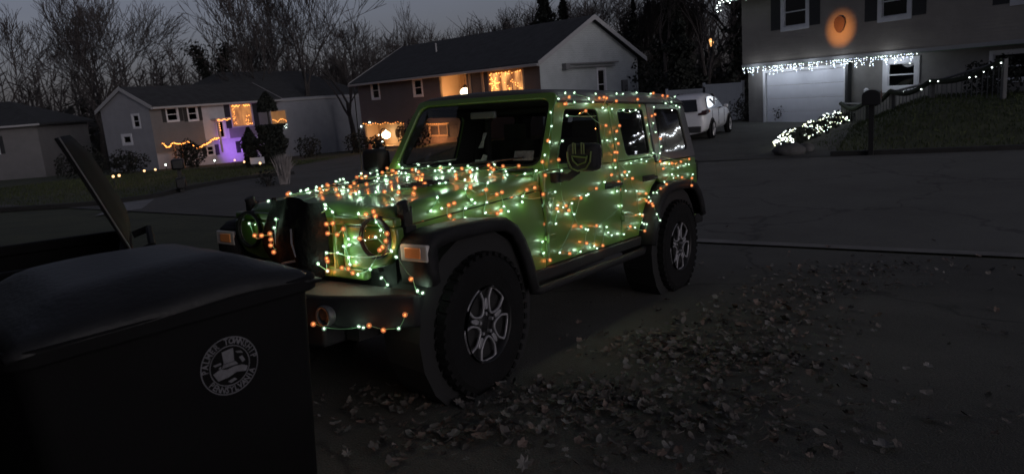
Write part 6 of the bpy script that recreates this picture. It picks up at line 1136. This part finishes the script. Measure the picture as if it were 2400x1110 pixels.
# two tall arborvitae
def arbor(x, y, h, r, label, gap=None, n=2600, dz=0., name='evergreen_tree', tip=1.15):
    t = empty(name, (x, y, G(x, y)), 0, label, 'evergreen tree'); P = []
    for _ in range(n):
        u = rnd.random() ** .8; zz = .1 + u * (h - .1); rad = r * min(1, ((1 - u) * tip) ** .8) * (.9 + .15 * math.sin(zz * 6 + x)); a = rnd.uniform(0, 2 * PI); q_ = rad * rnd.random() ** .35; p = Vector((q_ * math.cos(a), q_ * math.sin(a), zz))
        if gap and gap[0] < zz < gap[1] and p.x < gap[2]: continue
        P.append(p)
    leafy('crown', P, EVER, t, .085); k = MB(); k.tube([(0, 0, -.1), (.02, 0, h * .5), (0, 0, h * .93)], [.10, .07, .015], 6); k.build('trunk', BARK, t); return t
arbor(-11.25, 35.4, 3.55, .74, 'tall pointed dark evergreen before the dim lit window', (2.0, 2.66, 9), n=7000, tip=3.2)
arbor(-12.25, 35.2, 1.95, .42, 'shorter dark evergreen left of the tall pointed one', n=1500, tip=3.)
# small sign, pale plant, dark shrub, lit plastic figure across the street
sg = empty('yard_sign', (-11.6, 34.0, G(-11.6, 34.0)), math.radians(8), 'small blank white yard sign below the tall evergreen', 'yard sign'); k = MB(); k.box(-.32, .32, -.01, .01, .22, .52); k.build('board', mat('sign_white', (.5, .5, .56), .6), sg)
k = MB(); k.tube([(-.2, 0, -.1), (-.2, 0, .3)], .01, 4); k.tube([(.2, 0, -.1), (.2, 0, .3)], .01, 4); k.build('stake', SHUT, sg)
pg = empty('ornamental_grass', (-6.55, 21.2, G(-6.55, 21.2)), 0, 'pale dry ornamental grass tuft leaning beside the street', 'dry plant'); k = MB()
for i in range(260):
    a = rnd.uniform(0, 6.28); u = rnd.random(); tp_ = Vector((.10 + rnd.gauss(0, .13), rnd.gauss(0, .12), rnd.uniform(.55, .95))); b_ = Vector((rnd.gauss(0, .05), rnd.gauss(0, .05), 0)); n = len(k.v)
    m_ = b_.lerp(tp_, .6) + Vector((0, 0, .08)); k.v += [tuple(b_ + Vector((-.012, 0, 0))), tuple(b_ + Vector((.012, 0, 0))), tuple(m_ + Vector((.016, 0, 0))), tuple(tp_), tuple(m_ + Vector((-.016, 0, 0)))]; k.f.append((n, n + 1, n + 2, n + 3, n + 4))
k.build('blades', mat('straw', (.26, .235, .23), .9, var=.25, vscale=6), pg, fast=True)
bush(-6.95, 21.0, .34, 'small dark dead shrub left of the pale grass tuft', 220, .9, .035)
fgm = empty('snowman_figure', (-4.45, 24.1, G(-4.45, 24.1)), 0, 'white lit snowman yard figure with an orange hat beyond the hood', 'yard figure'); SNO = mat('translucent_plastic', (.5, .52, .56), .5)
k = MB(); k.ell((0, 0, .20), (.30, .26, .22), 14, 9); k.build('lower_ball', SNO, fgm, smooth=True)
k = MB(); k.ell((.04, 0, .50), (.17, .15, .19), 12, 8); k.build('upper_ball', mat('lit_plastic', (.8, .8, .6), .5, emit=(.95, 1, .66), es=1.0), fgm, smooth=True)
k = MB(); k.lathe([(.09, 0), (.075, .04), (.02, .19)], 10, Matrix.Translation((.0, 0, .66))); k.build('hat', mat('orange_felt', (.4, .10, .04), .8), fgm)
wp = empty('sign_post', (-4.05, 24.0, G(-4.05, 24.0)), 0, 'short white post with a bulb lit hook beside the snowman figure', 'post'); k = MB(); k.box(-.07, .07, -.05, .05, -.1, .72); k.build('post', MATS['weathered_white'], wp)
k = MB(); k.tube([(0, 0, .7), (0, 0, 1.2), (.06, 0, 1.3), (.18, 0, 1.32)], .018, 5); k.build('hook', SHUT, wp); mini_bulbs('bulbs', [(-.05, -.05, 1.12), (.05, -.06, .9), (.19, -.02, 1.25)], BULB_W, wp, .018)
# distant lit window in the woods
fh = empty('distant_lantern', (17.35, 60.3, 4.35), 0, 'small amber lantern glowing among the dark trees behind the fence', 'lantern'); k = MB(); k.lathe([(.02, .35), (.20, .2), (.24, 0), (.16, -.25), (0, -.3)], 8); k.build('lantern', mat('amber_lantern', (.8, .5, .2), .4, emit=(1, .48, .16), es=1.3), fh, smooth=True)
k = MB(); k.ell((-.05, -.2, .1), (.06, .06, .06), 6, 5); k.build('bulb', WG, fh); k = MB(); k.tube([(0, 0, .3), (0, .1, 2.2), (0, .6, 2.4), (0, .9, -5.6)], .04, 5); k.build('pole', BARK, fh)
# ------------------------------------------------------------------ trees
def bare_tree(seed, h, depth=5, spread=.55, forks=3, r0=.22, lean=(0, 0), up_=.35, mn=.010, first=.28, twig=True):
    q_ = random.Random(seed); T = MB(); B = MB()
    def grow(p, d, ln, r, lev):
        n = 4 if lev < 2 else (3 if lev < 4 else 2); pts = [p]; rs = [r]; cur = p.copy(); dd = d.copy()
        for i in range(n):
            dd = (dd + Vector((q_.gauss(0, .11), q_.gauss(0, .11), q_.gauss(0, .07) + .05 * up_)) * (1.1 if lev else .5)).normalized(); cur = cur + dd * ln / n; pts.append(cur.copy()); rs.append(max(mn, r * (1 - .48 * (i + 1) / n)))
        (T if lev == 0 else B).tube(pts, rs, 7 if lev == 0 else (5 if lev < 3 else 3), cap=False)
        if lev >= depth: return
        m_ = forks + (1 if q_.random() < .5 and lev < 3 else 0)
        for i in range(m_):
            t = q_.uniform(.42 if lev else .62, 1.0) if i else 1.0; idx = t * n; j = min(int(idx), n - 1); bp = pts[j].lerp(pts[j + 1], idx - j); a = 2 * PI * i / m_ + q_.uniform(-.6, .6); tl = spread * q_.uniform(.55, 1.2)
            ax_ = dd.orthogonal().normalized(); ax2 = dd.cross(ax_); nd = (dd + (ax_ * math.cos(a) + ax2 * math.sin(a)) * math.tan(min(1.2, tl)) + Vector((0, 0, up_))).normalized()
            grow(bp, nd, ln * q_.uniform(.62, .86), max(mn, rs[j + 1] * q_.uniform(.55, .78)), lev + 1)
    grow(Vector((0, 0, -.3)), Vector((lean[0], lean[1], 1)).normalized(), h * first, r0, 0)
    def to(kb, nm): me = bpy.data.meshes.new(nm); me.from_pydata(kb.v, [], kb.f); me.materials.append(BARK); return me
    return to(T, 'trunk'), to(B, 'branches')
KINDS = {'wide': bare_tree(4, 17, 6, .50, 3, .30, up_=.10, mn=.017), 'fork': bare_tree(12, 17, 6, .44, 3, .27, up_=.26, mn=.017), 'tall': bare_tree(23, 18, 6, .42, 3, .24, up_=.30, mn=.016), 'brush': bare_tree(31, 15, 5, .26, 4, .13, up_=.7, mn=.016, first=.22)}
def tree(x, y, kind, sc, rz, label, group='bare trees behind the houses'):
    t = empty('bare_tree', (x, y, G(x, y)), rz, label, 'bare tree', group); t.scale = (sc, sc, sc); a, b = KINDS[kind]
    for nm, me in (('trunk', a), ('branches', b)): o = bpy.data.objects.new(nm, me); C.objects.link(o); o.parent = t
    return t
tree(-34.0, 62, 'wide', .95, .4, 'wide spreading bare tree behind the pale gabled house', None)
tree(-24.9, 66, 'brush', .82, .2, 'bare tree with ivy-thick forked trunk behind the bilevel house', None)
tree(-20.6, 64, 'fork', 1.08, 2.1, 'forked bare tree behind the bilevel house, left of the tallest', None); tree(-16.9, 62, 'tall', 1.22, .8, 'tallest bare tree, rising off the top of the frame', None)
tree(-12.9, 63, 'wide', .92, 3.3, 'crooked bare tree left of the brown ranch roof', None)
lbl = 'leafless grey-brown tree in the row rising behind the ranch house'
for i, (x, y, kd, s_) in enumerate([(-9.6, 66, 'brush', .75), (-7.6, 70, 'brush', .80), (-5.8, 68, 'brush', .74), (-3.9, 71, 'brush', .82), (-2.2, 69, 'brush', .80), (-.4, 70, 'brush', .85), (1.4, 72, 'brush', .92), (2.8, 75, 'brush', .9), (-8.6, 78, 'tall', .72), (-4.6, 80, 'wide', .75), (0, 82, 'wide', .85)]): tree(x, y, kd, s_, i * 1.3, lbl, 'bare trees behind the ranch house')
lbl = 'leafless dark tree in the dense stand behind the parked car'
for i, (x, y, kd, s_) in enumerate([(10.2, 88, 'wide', .95), (8.2, 92, 'wide', .9), (14.0, 62, 'tall', .95), (16.2, 58, 'fork', .9), (18.2, 64, 'tall', 1.05), (20.5, 60, 'fork', 1.05), (13.0, 70, 'brush', 1.05), (15.2, 72, 'brush', 1.1), (17.4, 70, 'brush', 1.2), (19.4, 74, 'brush', 1.2), (22.0, 68, 'wide', 1.1), (24.5, 66, 'tall', 1.1), (27, 62, 'wide', 1.1), (31, 60, 'tall', 1.1), (36, 56, 'wide', 1.1)]): tree(x, y, kd, s_, i * .9 + .4, lbl, 'bare trees behind the parked car')
lbl = 'thin leafless tree in the gap between the left houses'
for i, (x, y, kd, s_) in enumerate([(-36, 66, 'tall', .95), (-40, 60, 'fork', .95), (-45, 58, 'wide', 1.), (-22.4, 74, 'tall', .78), (-18.6, 76, 'brush', .85), (-14.8, 74, 'brush', .9), (-11.6, 78, 'brush', .9), (-26.8, 80, 'brush', .72)]): tree(x, y, kd, s_, i * 1.7, lbl, 'bare trees behind the left houses')
# ivy on the forked trunk
iv = empty('ivy', (-24.9, 65.3, G(-24.9, 65.3)), 0, 'two black masses of ivy climbing the forked trunk behind the bilevel house', 'ivy'); P = []
for i in range(2600):
    u = rnd.random(); s_ = rnd.choice((-1, 1)); c0_ = Vector((s_ * (.15 + 1.25 * u), 0, 6.0 + 4.0 * u * (1 if s_ < 0 else .98))); r_i = .42 + .40 * u; P.append(c0_ + Vector((rnd.gauss(0, r_i * .5), rnd.gauss(0, r_i * .5), rnd.gauss(0, .30))))
leafy('foliage', P, EVER, iv, .13); k = MB()
for s_ in (-1, 1): k.tube([(0, .3, -.2), (0, .2, 5.6), (s_ * .7, .1, 8.2), (s_ * 1.35, 0, 10.0)], [.32, .26, .2, .1], 6)
k.build('trunk', BARK, iv)
# conifers
def conifer(x, y, h, r, label, n=2600, size=.2):
    t = empty('conifer_tree', (x, y, G(x, y)), 0, label, 'conifer tree'); P = []
    for _ in range(n):
        u = rnd.random() ** 1.2; zz = h * (.08 + .92 * u); lay = .70 + .30 * math.sin(zz * 3.4 + 2 * math.sin(x + zz)); a = rnd.uniform(0, 2 * PI); rad = r * (1 - u) ** .8 * lay * (1 + .25 * math.sin(a * 3 + zz)); q_ = rad * rnd.random() ** .45; P.append(Vector((q_ * math.cos(a), q_ * math.sin(a), zz - q_ * .18)))
    leafy('crown', P, EVER, t, size); k = MB(); k.tube([(0, 0, -.2), (0, 0, h * .96)], [.28, .03], 7); k.build('trunk', BARK, t)
conifer(4.95, 74, 14.2, 3.3, 'dark spruce rising behind the ridge of the brown ranch house', 3600, .24); conifer(6.9, 75, 11.6, 2.2, 'smaller spruce touching the right side of the tall one', 2000, .22)
conifer(12.2, 66, 9.4, 1.5, 'slim dark conifer between the pale gable and the dense stand', 1800, .18); conifer(15.4, 66, 10.5, 3.0, 'broad dark evergreen in the stand behind the parked car', 3200, .22); conifer(19.2, 57, 9.5, 3.2, 'broad dark evergreen left of the garage house', 3600, .2)
conifer(12.8, 52, 6.8, 2.6, 'low dark evergreen behind the vinyl fence', 3000, .18); conifer(9.6, 58, 6.2, 2.4, 'low dark evergreen just right of the pale gable', 2600, .18)
# far woods closing the view: one mass
k = MB(); q = random.Random(77)
for i in range(720):
    a = q.uniform(-.95, .95); R_ = q.uniform(88, 150); x, y = R_ * math.sin(a), R_ * math.cos(a); h = q.uniform(9.5, 15.5) * R_ / 120; z = G(x, y)
    k.tube([(x, y, z - .5), (x + q.gauss(0, .4), y, z + h * .5), (x + q.gauss(0, .8), y, z + h)], [.22, .15, .03], 4, cap=False)
    for j in range(26):
        u = q.uniform(.22, .98); b_ = Vector((x, y, z + h * u)); d = Vector((q.gauss(0, 1), q.gauss(0, 1) * .6, q.uniform(.5, 1.8))).normalized(); ln = h * q.uniform(.10, .26); e = b_ + d * ln; k.tube([b_, b_.lerp(e, .5) + Vector((q.gauss(0, .2), 0, 0)), e], [.07, .05, .02], 3, cap=False)
o = k.build('woods', BARK, fast=True); tag(o, 'far bare winter woods closing the view behind all houses', 'woods', kind='stuff')
P = [Vector((R_ * math.sin(a), R_ * math.cos(a), 0)) for a, R_ in [(q.uniform(-.95, .95), q.uniform(84, 110)) for _ in range(9000)]]
P = [Vector((p.x, p.y, G(p.x, p.y) + q.random() * (4.6 + 1.6 * math.sin(p.x * .13) + 1.2 * math.sin(p.x * .41)))) for p in P]
o = leafy('undergrowth', P, mat('thicket', (.020, .020, .018), .95, var=.4, vscale=.3), None, .65); tag(o, 'dark thicket at the foot of the far woods', 'undergrowth', kind='stuff')
# ------------------------------------------------------------------ own house, unseen behind the viewpoint, set close to darken ground and windscreen
HB, WB = house('unseen_dark_house', sl(-7.0, 12), sl(-7.0, -9), 'unseen dark two-storey house at the top of the drive, set close to darken the near ground', .55)
wall(HB, 0, WB, 0, 6.2, 0, mat('dark_brick_wall', (.06, .045, .04), .85, var=.2), [(6, 7.2, 3.6, 4.8), (12, 13.2, 3.6, 4.8)]); window(HB, 6, 7.2, 3.6, 4.8, .02); window(HB, 12, 13.2, 3.6, 4.8, .02)
k = MB(); k.add([(0, 0, 0), (0, 9, 0), (0, 9, 6.2), (0, 4.5, 8.6), (0, 0, 6.2)], [(0, 1, 2, 3, 4)]); k.add([(WB, 0, 0), (WB, 9, 0), (WB, 9, 6.2), (WB, 4.5, 8.6), (WB, 0, 6.2)], [(0, 1, 2, 3, 4)]); k.build('wall', MATS['dark_brick_wall'], HB)
gable_roof(HB, 0, WB, 9, 6.2, 2.4)

# unseen evergreens added left of the drive to darken that side and the windscreen
conifer(-12.6, 4.4, 24, 6.6, 'unseen large evergreen added left of the drive to darken the windscreen', 36000, .40)
conifer(-9.4, .2, 15.0, 5.0, 'second unseen evergreen added nearer the house to darken the windscreen', 12000, .42)

ORD = ['first', 'second', 'third', 'fourth', 'fifth', 'sixth', 'seventh', 'eighth', 'ninth', 'tenth', 'eleventh', 'twelfth', 'thirteenth', 'fourteenth', 'fifteenth']
for grp in ('bare trees behind the ranch house', 'bare trees behind the parked car', 'bare trees behind the left houses'):
    ts = sorted([o for o in S.objects if o.get('group') == grp], key=lambda o: o.location.x / o.location.y)
    for i, o in enumerate(ts): o['label'] = 'leafless tree, %s from the left of the %s' % (ORD[i], grp)
